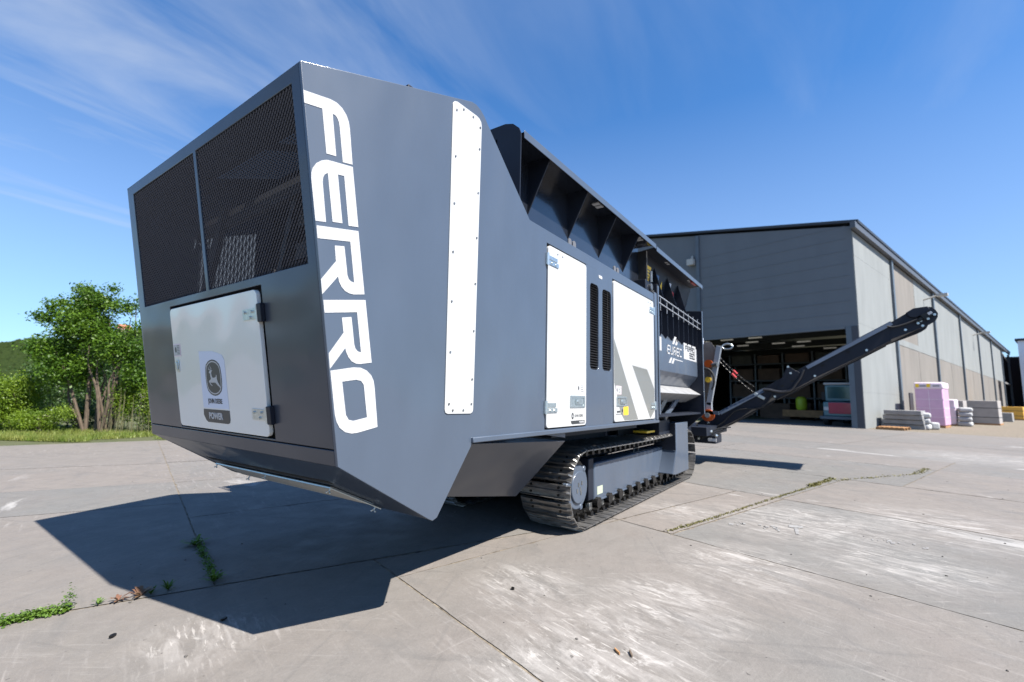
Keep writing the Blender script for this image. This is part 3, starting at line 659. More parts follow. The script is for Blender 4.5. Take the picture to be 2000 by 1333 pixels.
slt.build('cover_rail', M['zinc'], acv, smooth=True)
MB().add([up_(4.33, 1.70)+NU*.001, up_(2.50, 1.65)+NU*.001, up_(2.50, 1.695)+NU*.001, up_(4.33, 1.755)+NU*.001], [(0, 1, 2, 3)]).build('slot', M['seam'], SH)
for (y, x) in ((4.31, 1.80), (3.45, 1.775), (2.60, 1.745), (2.42, 1.95), (4.1, 1.97)):
    c = up_(y, x)+NU*.012; wn = MB(); wn.tube([c, c+NU*.024], .005, 8)
    for s_ in (-1, 1):
        wn.tube([c+NU*.022, c+NU*.030+V((0, s_*.017, 0))], .004, 6); wn.ball(c+NU*.031+V((0, s_*.018, 0)), .006, 8)
    wn.build('wing_nut', M['zinc'], acv, smooth=True)
# interior: floor, radiator, cross plates
it = MB()
it.box((2.15, YS+.03, .75), (2.18, YF-.03, 3.34)); it.box((1.45, YS+.03, 1.94), (2.17, YF-.03, 1.96)); it.box((1.55, 3.205, 1.05), (2.15, 3.24, 2.2))
it.build('interior_bulkhead', M['interior'], SH)
rad = MB(); rad.box((1.72, 2.12, 1.98), (1.9, 3.02, 2.55))
rad.build('radiator', M['interior'], SH)
rr = MB()
for k in range(3): rr.fbox(Fr((1.66, 2.1, 2.02+k*.24), (0, 1, 0), (.0, 0, 1), (-1, 0, 0)), 0, .95, 0, .12, 0, .02)
rr.build('cooling_duct', M['interior_grey'], SH)
bmz = MB()
bmz.fbox(Fr((1.5, 2.05, 2.62), (0, 1, -.02), (.25, 0, 1), (-1, 0, .25)), 0, 2.3, 0, .17, 0, .03)
bmz.fbox(Fr((1.52, 2.05, 2.05), (0, .35, 1), (0, -1, .35)), 0, .6, 0, .06, 0, .05)
bmz.fbox(Fr((1.5, 3.05, 2.0), (0, -.25, 1), (0, -1, -.25)), 0, .75, 0, .05, 0, .04)
bmz.fbox(Fr((1.45, 4.1, 2.0), (0, -.3, 1), (0, -1, -.3)), 0, .8, 0, .09, 0, .04)
bmz.build('brace', M['interior_grey'], SH)
# side doors
def side_door(d, hinge_left, first):
    dr = MB().prism(side, rrect(d[0], d[1], d[2], d[3], .035), -.014, .010).build('service_door', M['white_paint'], SH, bevel=.005, seg=3)
    for z in (d[3]-.13, d[2]+.17):
        h = MB(); x = d[0] if hinge_left else d[1]; s_ = 1 if hinge_left else -1
        h.fbox(side, min(x-.01*s_, x+.17*s_), max(x-.01*s_, x+.17*s_), z-.042, z-.006, .0105, .017); h.fbox(side, min(x-.01*s_, x+.15*s_), max(x-.01*s_, x+.15*s_), z+.004, z+.038, .0105, .016)
        h.tube([side.p(x-.012*s_, z-.055, .014), side.p(x-.012*s_, z+.055, .014)], .012, 10)
        h.fbox(side, min(x-.012*s_, x-.03*s_), max(x-.012*s_, x-.03*s_), z-.05, z+.05, .002, .014)
        for dx in (.05, .12): h.tube([side.p(x+dx*s_, z-.024, .016), side.p(x+dx*s_, z-.024, .024)], .008, 6)
        h.build('hinge', M['zinc'], dr)
    for dx in (.16, .25):
        xx = d[0]+dx if hinge_left else d[1]-dx+.04
        MB().tube([side.p(xx, d[3]-.045-dx*.0, .0095), side.p(xx, d[3]-.045, .0115)], .009, 10).build('bolt', M['steel'], dr)
    lx = d[1]-.33 if first else d[0]+.06
    l = MB(); l.prism(side, rrect(lx, lx+.30, d[2]+.165, d[2]+.275, .012), .0105, .015, [rrect(lx+.025, lx+.275, d[2]+.185, d[2]+.255, .008)])
    l.prism(side, rrect(lx+.02, lx+.28, d[2]+.18, d[2]+.26, .008), .0092, .0102)
    l.fbox(side, lx+.11, lx+.25, d[2]+.195, d[2]+.245, .011, .020); l.tube([side.p(lx+.14, d[2]+.22, .02), side.p(lx+.14, d[2]+.22, .028)], .012, 8)
    l.build('latch', M['zinc'], dr)
    # instruction sticker
    sx_ = d[1]-.19 if first else d[0]+.05
    MB().fbox(side, sx_, sx_+.15, d[2]+.30, d[2]+.39, .0102, .0108).build('instruction_sticker', M['decal_pink'], dr)
    MB().fbox(side, sx_+.006, sx_+.144, d[2]+.306, d[2]+.384, .0109, .0113).build('instruction_sticker', M['decal_white'], dr)
    pr = MB(); pr.prism(side, circ(sx_+.03, d[2]+.345, .012, 12, .022), .0114, .0117)
    for k in range(4): pr.fbox(side, sx_+.07, sx_+.13, d[2]+.315+k*.017, d[2]+.319+k*.017, .0114, .0117)
    pr.build('sticker_print', M['decal_dark'], dr)
    return dr
d1 = side_door(door1, True, True); d2 = side_door(door2, False, False)
d1['label'] = 'narrow white service door'; d2['label'] = 'wide white service door with grey diagonal stripes'
# small badge on first door
MB().prism(side, circ(3.745, 1.178, .022, 12, .030), .0102, .0108).build('emblem', M['decal_dark'], d1)
MB().prism(side, [(3.735,1.165),(3.745,1.198),(3.752,1.178),(3.76,1.165),(3.748,1.172)], .0109, .0112).build('leaping_deer_emblem', M['decal_white'], d1)
text_obj('lettering', 'JOHN DEERE', side, 3.785, 1.168, .034, M['decal_dark'], d1, w=.0105, sx=.85)
MB().prism(side, [(3.71, 1.135), (3.72, 1.112), (3.735, 1.104), (3.985, 1.104), (3.985, 1.137)], .0102, .0108).build('badge_foot', M['decal_dark'], d1)
text_obj('lettering', 'POWER', side, 3.875, 1.110, .028, M['decal_white'], d1, w=.011, sx=1.0, bold=.0008)
# stripes on second door
MB().prism(side, [(4.70, 2.00), (5.42, 1.10), (4.99, 1.10), (4.87, 1.19), (4.70, 1.52)], .0102, .0106).build('stripe', M['decal_grey'], d2)
MB().prism(side, [(5.24, 1.74), (5.76, 1.72), (6.03, 1.48), (6.03, 1.20), (5.86, 1.10)], .0102, .0106).build('stripe', M['decal_grey'], d2)
MB().fbox(side, 4.96, 5.10, 1.16, 1.255, .0108, .0112).build('warning_sticker', M['decal_yellow'], d2)
pr = MB(); pr.fbox(side, 4.74, 4.92, 1.17, 1.176, .0108, .0111); pr.fbox(side, 4.77, 4.86, 1.19, 1.21, .0108, .0111); pr.prism(side, circ(4.925, 1.21, .02, 12), .0108, .0111)
pr.build('sticker_print', M['decal_dark'], d2)
# louvres
for (a_, b_, z0, z1) in ((4.122, 4.325, 1.628, 2.508), (4.418, 4.648, 1.632, 2.502)):
    lv = MB(); n = 34
    for k in range(n):
        z = z0+(k+.2)*(z1-z0)/n
        lv.add([side.p(a_-.01, z, -.004), side.p(b_+.01, z, -.004), side.p(b_+.01, z+.016, -.024), side.p(a_-.01, z+.016, -.024)], [(0, 1, 2, 3)])
    lv.build('louvre_grille', M['paint_black'], SH)
MB().prism(side, rrect(4.325, 4.41, 2.598, 2.630, .012), .0003, .003).build('maker_plate', M['decal_white'], SH)

# belly tank behind the tip
ty = 2.10
tp = [(2.27, 1.045), (2.26, .69), (2.9, .60), (3.05, .60), (3.85, .94), (3.85, 1.045)]
tk = MB(); tl, tr, br, bl_ = V((2.2, 2.025, 1.034)), V((3.69, 2.02, .957)), V((3.579, 2.471, .428)), V((2.25, 2.345, .655))
bk = [V((2.2, 4.3, 1.034)), V((3.69, 4.3, .957)), V((3.579, 4.0, .428)), V((2.25, 4.1, .655))]
tk.add([tl, tr, br, bl_]+bk, [(0,3,2,1),(4,5,6,7),(0,1,5,4),(1,2,6,5),(2,3,7,6),(3,0,4,7)])
tk.build('belly_tank', M['paint_shaded'], SH, bevel=.006)
MB().prism(side, [(3.3, 1.034), (3.69, .985), (3.69, 1.034)], -.05, -.035).build('sunlit_patch', M['paint'], SH)  # light slate triangle added for the sunlit patch under the sill
ch = MB(); ch.box((3.9, 2.75, .55), (10.6, 3.75, .95)); ch.box((3.9, YS+.3, .95), (6.2, YF-.3, 1.04))
for k in range(5):
    x = 3.95+k*.5; ch.prism(Fr((x, YS+.03, 0), (0, 1, 0), (0, 0, 1), (1, 0, 0)), [(0, 1.034), (.8, 1.034), (.8, .9)], 0, .012)
ch.build('chassis', M['paint_dark'], SH)

# ---- hopper
LIPZ = 3.50; WY = 2.242
hp = MB()
HX0, HX1 = 2.86, 6.20
def hop_side(yw, yl, s_):
    b = MB()
    # wall
    b.box((HX0, min(yw, yw+.012*s_), 2.70), (HX1, max(yw, yw+.012*s_), 3.50))
    # lip: flat shelf + hanging flange
    b.add([(HX0+.04, yw, 3.50), (HX0+.04, yl, 3.505), (HX1, yl, 3.505), (HX1, yw, 3.50)], [(0, 1, 2, 3)])
    b.add([(HX0+.04, yw, 3.492), (HX0+.04, yl, 3.494), (HX1, yl, 3.494), (HX1, yw, 3.492)], [(3, 2, 1, 0)])
    b.box((HX0+.12, min(yl, yl-.006*s_), 3.447), (HX1, max(yl, yl-.006*s_), 3.506))
    return b
b = hop_side(WY, YS+.002, 1); hop = b.build('hopper_wall', M['hopper_gloss'], SH)
hop['label'] = 'near dark hopper wall with triangular ribs under its rim'
b = hop_side(YF-.25, YF, -1); b.build('hopper_wall', M['paint_dark'], SH)
# outer rim: lighter slate strip, the flange's sunlight put into the colour
MB().box((HX0+.03, YS-.006, 3.445), (HX1+.02, YS-.0005, 3.512)).build('hopper_rim', M['paint'], SH, bevel=.002)
MB().prism(Fr((HX0, 0, 0), (0, -1, 0), (0, 0, 1)), [(-YF, 2.7), (-2.0, 2.7), (-2.0, 3.48), (-2.02, 3.53), (-2.08, 3.585), (-2.16, 3.61), (-YF+.1, 3.66), (-YF, 3.5)], -.012, 0).build('hopper_wall', M['paint_dark'], SH)
for x in (3.341, 4.112, 4.872, 5.62):
    MB().prism(Fr((x, 0, 0), (0, -1, 0), (0, 0, 1)), [(-WY, 3.0), (-YS-.008, 3.49), (-WY, 3.492)], -.006, .006).build('rib', M['paint_dark'], hop)
for x in (4.15, 5.35):
    h = MB()
    for k in range(2):
        h.prism(Fr((x+k*.10, WY, 2.90), (1, 0, 0), (0, 0, 1)), rrect(-.035, .035, -.13, .12, .03), .001, .006)
    h.build('keyhole_plate', mat('faded_grey_plate', (0.16, 0.16, 0.17), .5), hop)
for x in (4.45, 5.75):
    h = MB()
    for k in range(2): h.box((x+k*.085, 2.05, 3.484), (x+.06+k*.085, 2.13, 3.4915))
    h.build('slot', M['decal_white'], hop)
# second hopper section
x0, x1 = 6.25, 8.93
s2 = MB()
s2.box((x0, YS+.004, 3.425), (x1, YS+.012, 3.49))
s2.add([(x0, YS+.01, 3.486), (x1, YS+.01, 3.486), (x1, 2.20, 3.46), (x0, 2.20, 3.46)], [(0, 1, 2, 3)])
s2.add([(x0, 2.20, 3.46), (x1, 2.20, 3.46), (x1-.1, 2.42, 2.55), (x0, 2.42, 2.55)], [(0, 1, 2, 3)])
hop2 = s2.build('hopper_extension', M['paint_dark'], SH)
MB().box((x0, YS-.004, 3.422), (x1, YS+.003, 3.492)).build('hopper_rim', M['paint'], hop2, bevel=.002)
MB().prism(Fr((x1-.1, 0, 0), (0, -1, 0), (0, 0, 1)), [(-YF, 2.5), (-2.42, 2.5), (-2.2, 3.46), (-2.02, 3.48), (-YF, 3.48)], -.01, 0).build('end_wall', M['paint_dark'], hop2)
MB().box((6.20, 2.12, 2.70), (6.24, 2.40, 3.44)).build('sealing_strip', M['rubber'], hop2)
wall2 = Fr((0, 2.20, 3.46), (1, 0, 0), (0, -.22, .91))       # v negative goes down along wall
def st(x, v, wd, ht, m_, nm='warning_sticker'):
    return MB().fbox(wall2, x, x+wd, v, v+ht, .003, .006).build(nm, m_, hop2)
st(6.42, -.38, .07, .25, M['decal_white']); st(6.49, -.38, .24, .25, M['decal_yellow'])
pr = MB()
for k in range(5): pr.fbox(wall2, 6.51, 6.71, -.36+k*.042, -.345+k*.042, .0062, .0068)
pr.build('sticker_print', M['decal_dark'], hop2)
st(7.00, -.34, .14, .17, M['decal_blue2']); st(7.03, -.32, .07, .13, M['decal_white'])
MB().prism(wall2, [(7.20, -.46), (7.42, -.46), (7.31, -.22)], .003, .006).build('warning_sticker', M['decal_yellow'], hop2)
st(7.68, -.30, .10, .14, M['decal_blue'])
MB().prism(wall2, circ(7.93, -.38, .12, 20), .003, .006, [circ(7.93, -.38, .085, 20)]).build('warning_sticker', M['decal_red'], hop2)
MB().prism(wall2, circ(7.93, -.38, .084, 20), .003, .005).build('warning_sticker', M['decal_white'], hop2)
MB().box((8.35, 2.02, 3.43), (8.62, 2.06, 3.48)).build('red_lamp', M['red'], hop2)
for x in (7.0, 8.3):
    h = MB()
    for k in range(2): h.box((x+k*.1, 2.07, 3.466), (x+.06+k*.1, 2.11, 3.4735))
    h.build('slot', M['decal_white'], hop2)

# ---- cross bay with posts, sign panel, railing, ribs
PX0, PX1 = 6.27, 8.70
bay = MB(); bay.box((PX0-.04, YS-.004, 1.12), (PX0+.03, 2.45, 2.94)); bay.build('bay_plate', M['paint_dark'], SH, bevel=.003)
MB().box((PX0-.03, YS-.010, 1.14), (PX0+.02, YS-.005, 2.92)).build('post', M['paint'], SH, bevel=.002)
endp = MB().prism(Fr((PX1, 0, 0), (0, -1, 0), (0, 0, 1)), [(-4.0, .75), (-2.35, .75), (-1.97, 1.10), (-1.97, 2.96), (-2.42, 3.0), (-4.0, 3.0)], -.02, .02).build('bay_plate', M['paint_dark'], SH, bevel=.003)
MB().box((PX1-.022, 1.955, 1.10), (PX1+.022, 1.966, 2.96)).build('post', M['paint'], SH, bevel=.002)
bayb = MB(); bayb.box((PX0+.03, 2.6, .8), (PX1, 2.62, 3.0)); bayb.build('inner_panel', M['seam'], SH)
MB().box((5.95, 2.05, 2.79), (6.23, 2.45, 2.96)).build('hinge_bracket', M['paint_dark'], SH, bevel=.004)
hb = MB()
hb.tube([(6.12, 2.045, 2.88), (6.12, 2.02, 2.88)], .045, 14); hb.tube([(6.12, 2.03, 2.95), (6.12, 2.03, 3.1)], .02, 8); hb.tube([(6.2, 2.045, 2.83), (6.2, 2.02, 2.83)], .02, 8)
hb.build('hinge_pin', M['steel'], SH)
# panel profile (y,z): upper slope, face, lower slope, ledge
prof = [(2.36, 2.62), (2.10, 2.30), (2.06, 2.24), (2.06, 1.76), (2.10, 1.70), (2.22, 1.56), (2.24, 1.54)]
pn = MB()
for (a_, b_) in zip(prof[:-1], prof[1:]):
    pn.add([(PX0+.03, a_[0], a_[1]), (PX0+.03, b_[0], b_[1]), (PX1-.02, b_[0], b_[1]), (PX1-.02, a_[0], a_[1])], [(0, 1, 2, 3)])
sign = pn.build('sign_panel', M['paint'], SH); sign['label'] = 'slate panel with white maker lettering'
lg = MB().prism(Fr((PX0+.03, 0, 0), (0, -1, 0), (0, 0, 1)), [(-2.30, 1.58), (-2.28, 1.30), (-2.01, 1.44), (-2.24, 1.575)], -(PX1-PX0-.05), 0)
lg.build('chute_ledge', mat('light_grey_wear_plate', (0.36, 0.36, 0.36), .45, var=.15, vscale=6), SH, bevel=.003)
sf = Fr((0, 2.06, 0), (1, 0, 0), (0, 0, 1))
sg = MB()
sg.fbox(sf, 6.31, 6.62, 2.045, 2.245, .001, .003)
sg.build('sign_patch', M['decal_white'], sign)
sg = MB()
def L_(u, v): return (6.86+u*.78, 2.03+v*.145)
def glyphs(b, F, x, y, w_, h_, txt, th, w0, w1):
    G = {'E': [[(1,0),(0,0),(0,1),(1,1)], [(0,.5),(.9,.5)]], 'U': [[(0,1),(0,.15),(.15,0),(1,0),(1,1)]], 'R': [[(0,0),(0,1),(.8,1),(1,.85),(1,.55),(0,.5)], [(.5,.5),(1,0)]],
         'C': [[(1,0),(.1,0),(0,.1),(0,.9),(.1,1),(1,1)]], 'F': [[(0,0),(0,1),(1,1)], [(0,.5),(.9,.5)]], 'O': [[(0,0),(0,1),(1,1),(1,0),(0,0)]],
         '9': [[(1,.5),(0,.5),(0,1),(1,1),(1,0),(0,0)]], '5': [[(1,1),(0,1),(0,.5),(1,.5),(1,0),(0,0)]], '0': [[(0,0),(0,1),(1,1),(1,0),(0,0)]]}
    gw = w_/len(txt)
    for i, c in enumerate(txt):
        for k, stroke in enumerate(G[c]):
            b.ribbon(F, [(x+i*gw+p[0]*gw*.74, y+p[1]*h_) for p in stroke], th, w0+.00013*((i*3+k) % 5), w1+.00013*((i*3+k) % 5))
glyphs(sg, sf, 6.90, 2.04, .80, .115, 'EUREC', .022, .001, .003)
for k in range(2):
    sg.prism(sf, [(7.16+k*.15, 2.20), (7.25+k*.15, 2.20), (7.39+k*.15, 2.33), (7.29+k*.15, 2.33)], .001, .003)
    sg.prism(sf, [(6.96+k*.14, 1.895), (7.05+k*.14, 1.895), (7.15+k*.14, 1.985), (7.07+k*.14, 1.985)], .001, .003)
sg.fbox(sf, 7.26, 7.72, 1.962, 1.976, .001, .003)
sg.build('lettering', M['decal_white'], sign)
MB().fbox(sf, 7.80, 8.62, 2.02, 2.29, .001, .003).build('sign_patch', M['decal_white'], sign)
sg = MB(); glyphs(sg, sf, 7.90, 2.175, .62, .07, 'FERRO', .02, .0032, .0042); glyphs(sg, sf, 8.15, 2.06, .37, .08, '950', .022, .0032, .0042)
sg.build('lettering', M['decal_dark'], sign)
for k in range(8):
    x = PX0+.28+k*.29
    MB().prism(Fr((x, 0, 0), (0, -1, 0), (0, 0, 1)), [(-2.40, 2.62), (-2.065, 2.235), (-2.025, 2.30), (-2.025, 2.60), (-2.40, 2.70)], -.006, .006).build('rib', M['paint_dark'], SH)
for x in (6.84, 7.50, 8.10):
    MB().prism(Fr((x+.03, 0, 0), (0, -1, 0), (0, 0, 1)), [(-2.225, 3.36), (-2.42, 2.58), (-2.03, 2.62), (-2.055, 2.76)], -.006, .006).build('rib', M['paint_dark'], hop2)
rl = MB()
for (z0_, z1_) in ((2.80, 2.72), (2.70, 2.62)):
    rl.tube([(PX0, 1.995, z0_), (PX1, 1.995, z1_)], .008, 8)
for k in range(8):
    x = PX0+.15+k*.3; rl.tube([(x, 2.0, 2.60+.0), (x, 2.0, 2.79)], .004, 6)
rl.build('railing', mat('pale_grey_rail', (0.42, 0.45, 0.5), .4), SH, smooth=True)
# opening below: braces, red extinguisher-like cylinder, chute plates
MB().fbox(Fr((6.9, 2.25, 1.05), (1, 0, .55), (-.55, 0, 1), (0, -1, 0)), 0, 1.3, 0, .10, 0, .03).build('brace', M['steel'], SH)
MB().fbox(Fr((7.2, 2.22, 1.02), (1, 0, .42), (-.42, 0, 1), (0, -1, 0)), 0, 1.1, 0, .08, 0, .03).build('brace', M['paint'], SH)
MB().box((PX0+.03, 2.02, 1.10), (PX1-.02, 2.7, 1.13)).build('bay_floor', M['paint_dark'], SH)
MB().tube([(6.45, 2.12, 1.14), (6.45, 2.12, 1.36)], .05, 14).build('red_cylinder', M['red'], SH, smooth=True)

# ---- crawler tracks
TY0, TY1 = 2.15, 2.73
XA, XB, ZC, RT = 4.42, 8.38, .415, .375
shoe_pitch = .1585
def track_path(s_):
    Lt = XB-XA; C_ = math.pi*RT; tot = 2*Lt+2*C_; s_ %= tot
    if s_ < Lt: return V((XA+s_, 0, ZC-RT)), V((0, 0, -1))
    s_ -= Lt
    if s_ < C_:
        a_ = -math.pi/2+s_/RT; return V((XB+RT*math.cos(a_), 0, ZC+RT*math.sin(a_))), V((math.cos(a_), 0, math.sin(a_)))
    s_ -= C_
    if s_ < Lt: 
        sag = .018*math.sin(math.pi*s_/Lt)*1.0
        return V((XB-s_, 0, ZC+RT-sag)), V((0, 0, 1))
    s_ -= Lt; a_ = math.pi/2+s_/RT
    return V((XA+RT*math.cos(a_), 0, ZC+RT*math.sin(a_))), V((math.cos(a_), 0, math.sin(a_)))
TOT = 2*(XB-XA)+2*math.pi*RT; NSH = round(TOT/shoe_pitch)
# shoe in local coords: x along travel, y across (0..width), z outward
def shoe_mesh():
    p = TOT/NSH; W = TY1-TY0
    pr_ = [(-p/2+.004, 0), (-p/2+.004, .010), (-p*.47+.006, .040), (-p*.40, .042), (-p*.36, .012), (-.012, .012), (-.006, .036), (.006, .036), (.012, .012), (p*.36, .012), (p*.40, .042), (p*.45, .040), (p/2-.014, .006), (p/2-.014, -.002), (p*.40, 0)]
    bm = MB(); n = len(pr_); vs = []
    for (y, ins) in ((0, .0), (.035, 0), (W-.035, 0), (W, 0)):
        for (x, z) in pr_:
            zz = z*(.35 if y in (0, W) and z > .012 else 1.0); vs.append((x, y, zz+.002))
    F = []
    for i in range(3):
        for k in range(n): a_ = i*n+k; b_ = i*n+(k+1) % n; F.append((a_, a_+n, b_+n, b_))
    F.append(tuple(range(n))); F.append(tuple(range(4*n-1, 3*n-1, -1)))
    bm.add(vs, F)
    bm.mi = 1
    for yy in (W/2-.10, W/2+.07):       # chain links
        bm.box((-p*.42, yy, -.085), (p*.42, yy+.03, -.004))
    bm.tube([(p*.0, W/2-.17, -.045), (p*.0, W/2+.17, -.045)], .030, 10)
    for yy in (W/2-.16, W/2+.16):
        for xx in (-p*.22, p*.22): bm.tube([(xx, yy, .012), (xx, yy, .026)], .013, 6)
    me = bpy.data.meshes.new('track_shoe'); me.from_pydata([tuple(v) for v in bm.v], [], bm.f)
    me.materials.append(M['shoe']); me.materials.append(M['greasy']); me.polygons.foreach_set('material_index', bm.m); me.update()
    # make sure normals are outward
    b2 = bmesh.new(); b2.from_mesh(me); bmesh.ops.recalc_face_normals(b2, faces=b2.faces); b2.to_mesh(me); b2.free()
    return me
SHOE = shoe_mesh()
def crawler(y0, near):
    W = TY1-TY0; yo = y0; out = -1 if near else 1
    fy0, fy1 = (y0+.17, y0+.42)
    fr_ = MB()
    oy = fy0 if near else y0+W-.17
    iy = y0+.42 if near else y0+.16
    fr_.box((4.93, min(oy, iy), .165), (7.72, max(oy, iy), .60))
    fr = fr_.build('track_frame', M['paint'], SH, bevel=.02, seg=3)
    MB().box((4.94, min(oy, oy+.012*out), .170), (7.71, max(oy, oy+.012*out), .190)).build('flange', M['paint'], fr, bevel=.004)
    MB().box((4.94, min(oy, oy+.008*out), .575), (7.71, max(oy, oy+.008*out), .592)).build('flange', M['paint'], fr, bevel=.004)
    # dark end cheek
    MB().box((4.80, min(oy, iy)+.01, .20), (4.928, max(oy, iy)-.01, .66)).build('frame_cheek', M['paint_dark'], fr, bevel=.01)
    hd = MB().tube([(6.40, y0+.26, .60), (6.41, y0+.26, .645), (6.58, y0+.26, .645), (6.59, y0+.26, .60)], .008, 6).build('handle', M['steel'], fr)
    sc = MB(); yh = y0+.10 if near else y0+W-.10; yc_ = y0+W/2
    sc.cyl((XA, yc_, ZC), (XA, y0+.19 if near else y0+W-.19, ZC), .27, 28); sc.cyl((XA, yc_, ZC), (XA, y0+.12 if near else y0+W-.12, ZC), .225, 28)
    sc.cyl((XA, yc_, ZC), (XA, yh, ZC), .165, 28)
    for k in range(3):
        a_ = R(50+120*k); cx0 = XA+.225*math.cos(a_); cz0 = ZC+.225*math.sin(a_)
        sc.cyl((cx0, yc_, cz0), (cx0, y0+.115 if near else y0+W-.115, cz0), .032, 12)
    hub = sc.build('final_drive_cover', M['paint'], SH, bevel=.008, smooth=True)
    lg_ = MB(); k = 0
    for (xx, zz) in ((-.05, -.03), (-.02, .03), (.02, -.02), (.05, .04), (.03, -.06)):
        lg_.box((XA+xx-.012, yh-.004, ZC+zz-.02), (XA+xx+.012, yh+.002, ZC+zz+.02))
    lg_.build('cast_mark', M['steel'], hub)
    sp_ = MB(); sp_.cyl((XA, yc_-.04, ZC), (XA, yc_+.04, ZC), .31, 24); sp_.build('sprocket', M['greasy'], SH)
    id_ = MB(); id_.cyl((XB, yc_-.10, ZC), (XB, yc_+.10, ZC), .30, 24); id_.build('idler_wheel', M['greasy'], SH)
    x = 4.98; k = 0
    while x < 7.9:
        MB().cyl((x, yc_-.16, .160), (x, yc_+.12, .160), .062, 16).build('track_roller', M['greasy'], SH, smooth=True); x += .32
    x = 4.86
    while x < 7.7:
        br = MB(); br.box((x-.035, oy+.012 if near else oy-.06, .09), (x+.035, oy+.06 if near else oy-.012, .17)); x += .32
        br.build('roller_bracket', M['steel'], fr, bevel=.004)
    if near:
        st_ = MB().box((5.0, oy-.002, .24), (5.15, oy-.0005, .33)).build('type_plate', M['decal_yellow'] if False else mat('pale_green_plate', (.5, .55, .42), .5), fr)
    for k in range(NSH):
        p_, n_ = track_path(k*TOT/NSH+.03); tdir = V((0, 1, 0)).cross(n_)
        o = bpy.data.objects.new('track_shoe', SHOE); COL.objects.link(o); o.parent = belt[near]
        mtx = Matrix((tdir, V((0, 1, 0)), n_)).transposed().to_4x4(); mtx.translation = p_+V((0, y0, 0))-world_loc(belt[near])
        o.matrix_local = mtx
    return fr
belt = {}
for near, y0 in ((True, TY0), (False, YF-.16-.58)):
    bb = MB()
    yc_ = y0+.29
    bb.cyl((XA, yc_-.13, ZC), (XA, yc_-.10, ZC), .28, 20)
    belt[near] = bb.build('crawler_track', M['greasy'], SH)
    crawler(y0, near)
# outrigger housing over the far end of the near track
og = MB()
oy = 2.10
og.prism(Fr((0, oy, 0), (1, 0, 0), (0, 0, 1)), [(7.42, .19), (8.10, .19), (8.10, .98), (7.42, .98), (7.42, .55), (7.20, .22)], -.36, 0)
og.build('housing', M['paint'], SH, bevel=.012)
MB().box((6.9, 2.2, .80), (7.414, 3.0, 1.03)).build('crossbeam', M['paint_dark'], SH, bevel=.006)
MB().box((7.40, oy+.01, .56), (7.418, oy+.34, .975)).build('housing_shade_face', M['paint_dark'], SH)  # dark sheet on the housing's end face, its shade set by the colour
MB().box((6.5, 2.25, .86), (6.85, 2.45, .885)).build('yellow_fitting', M['yellow'], SH)

# ---- side discharge conveyor (runs towards -y from the far end)
CX0, CX1 = 10.9, 12.0
cf = Fr((CX0, 0, 0), (0, -1, 0), (0, 0, 1))           # u=-y v=z outward -x
cb = Fr((CX1, 0, 0), (0, -1, 0), (0, 0, 1))
neg = lambda P: [(-a_, b_) for a_, b_ in P]
low = [(2.64,.83),(2.14,1.10),(1.29,1.61),(0.94,1.83),(1.04,1.40),(1.13,1.46),(1.20,1.34),(1.34,1.24),(1.52,1.16),(1.72,.99),(2.22,.71),(2.43,.65),(2.62,.74)]
upp = [(1.08,1.69),(0.94,1.83),(0.66,1.98),(0.51,2.08),(-.56,2.70),(-.87,2.88),(-.85,2.52),(-.41,2.26),(.35,1.84),(1.04,1.40)]
hinge = [(0.82,2.08),(0.62,1.94),(0.72,1.59),(1.06,1.40),(1.10,1.43),(1.07,1.50)]
head = [(-.87,2.86),(-1.08,3.00),(-1.19,3.08),(-1.29,3.10),(-1.39,3.10),(-1.45,3.09),(-1.49,3.04),(-1.52,2.97),(-1.51,2.90),(-1.48,2.84),(-1.40,2.78),(-1.32,2.74),(-1.18,2.68),(-1.09,2.64),(-.85,2.54)]
guard = [(-1.08,3.01),(-1.19,3.085),(-1.39,3.105),(-1.41,3.05),(-1.34,2.97),(-1.22,2.91),(-1.12,2.93)]
cv = MB().prism(Fr((CX1-.03, 0, 0), (0, -1, 0), (0, 0, 1)), neg([(2.5,.80),(2.14,1.02),(1.05,1.68),(-1.25,3.02),(-1.40,3.02),(-1.46,2.93),(-1.42,2.86),(-1.3,2.80),(1.1,1.44),(1.5,1.20),(2.2,.74),(2.5,.68)]), 0, CX1-CX0-.06)
conv = cv.build('discharge_conveyor', M['rubber'], SH)
for F_, s_ in ((cf, 1), (cb, -1)):
    MB().prism(F_, neg(low), -.006, .006).build('side_frame', M['paint_dark'], conv, bevel=.002); MB().prism(F_, neg(upp), -.007, .007).build('side_frame', M['paint_dark'], conv, bevel=.002)

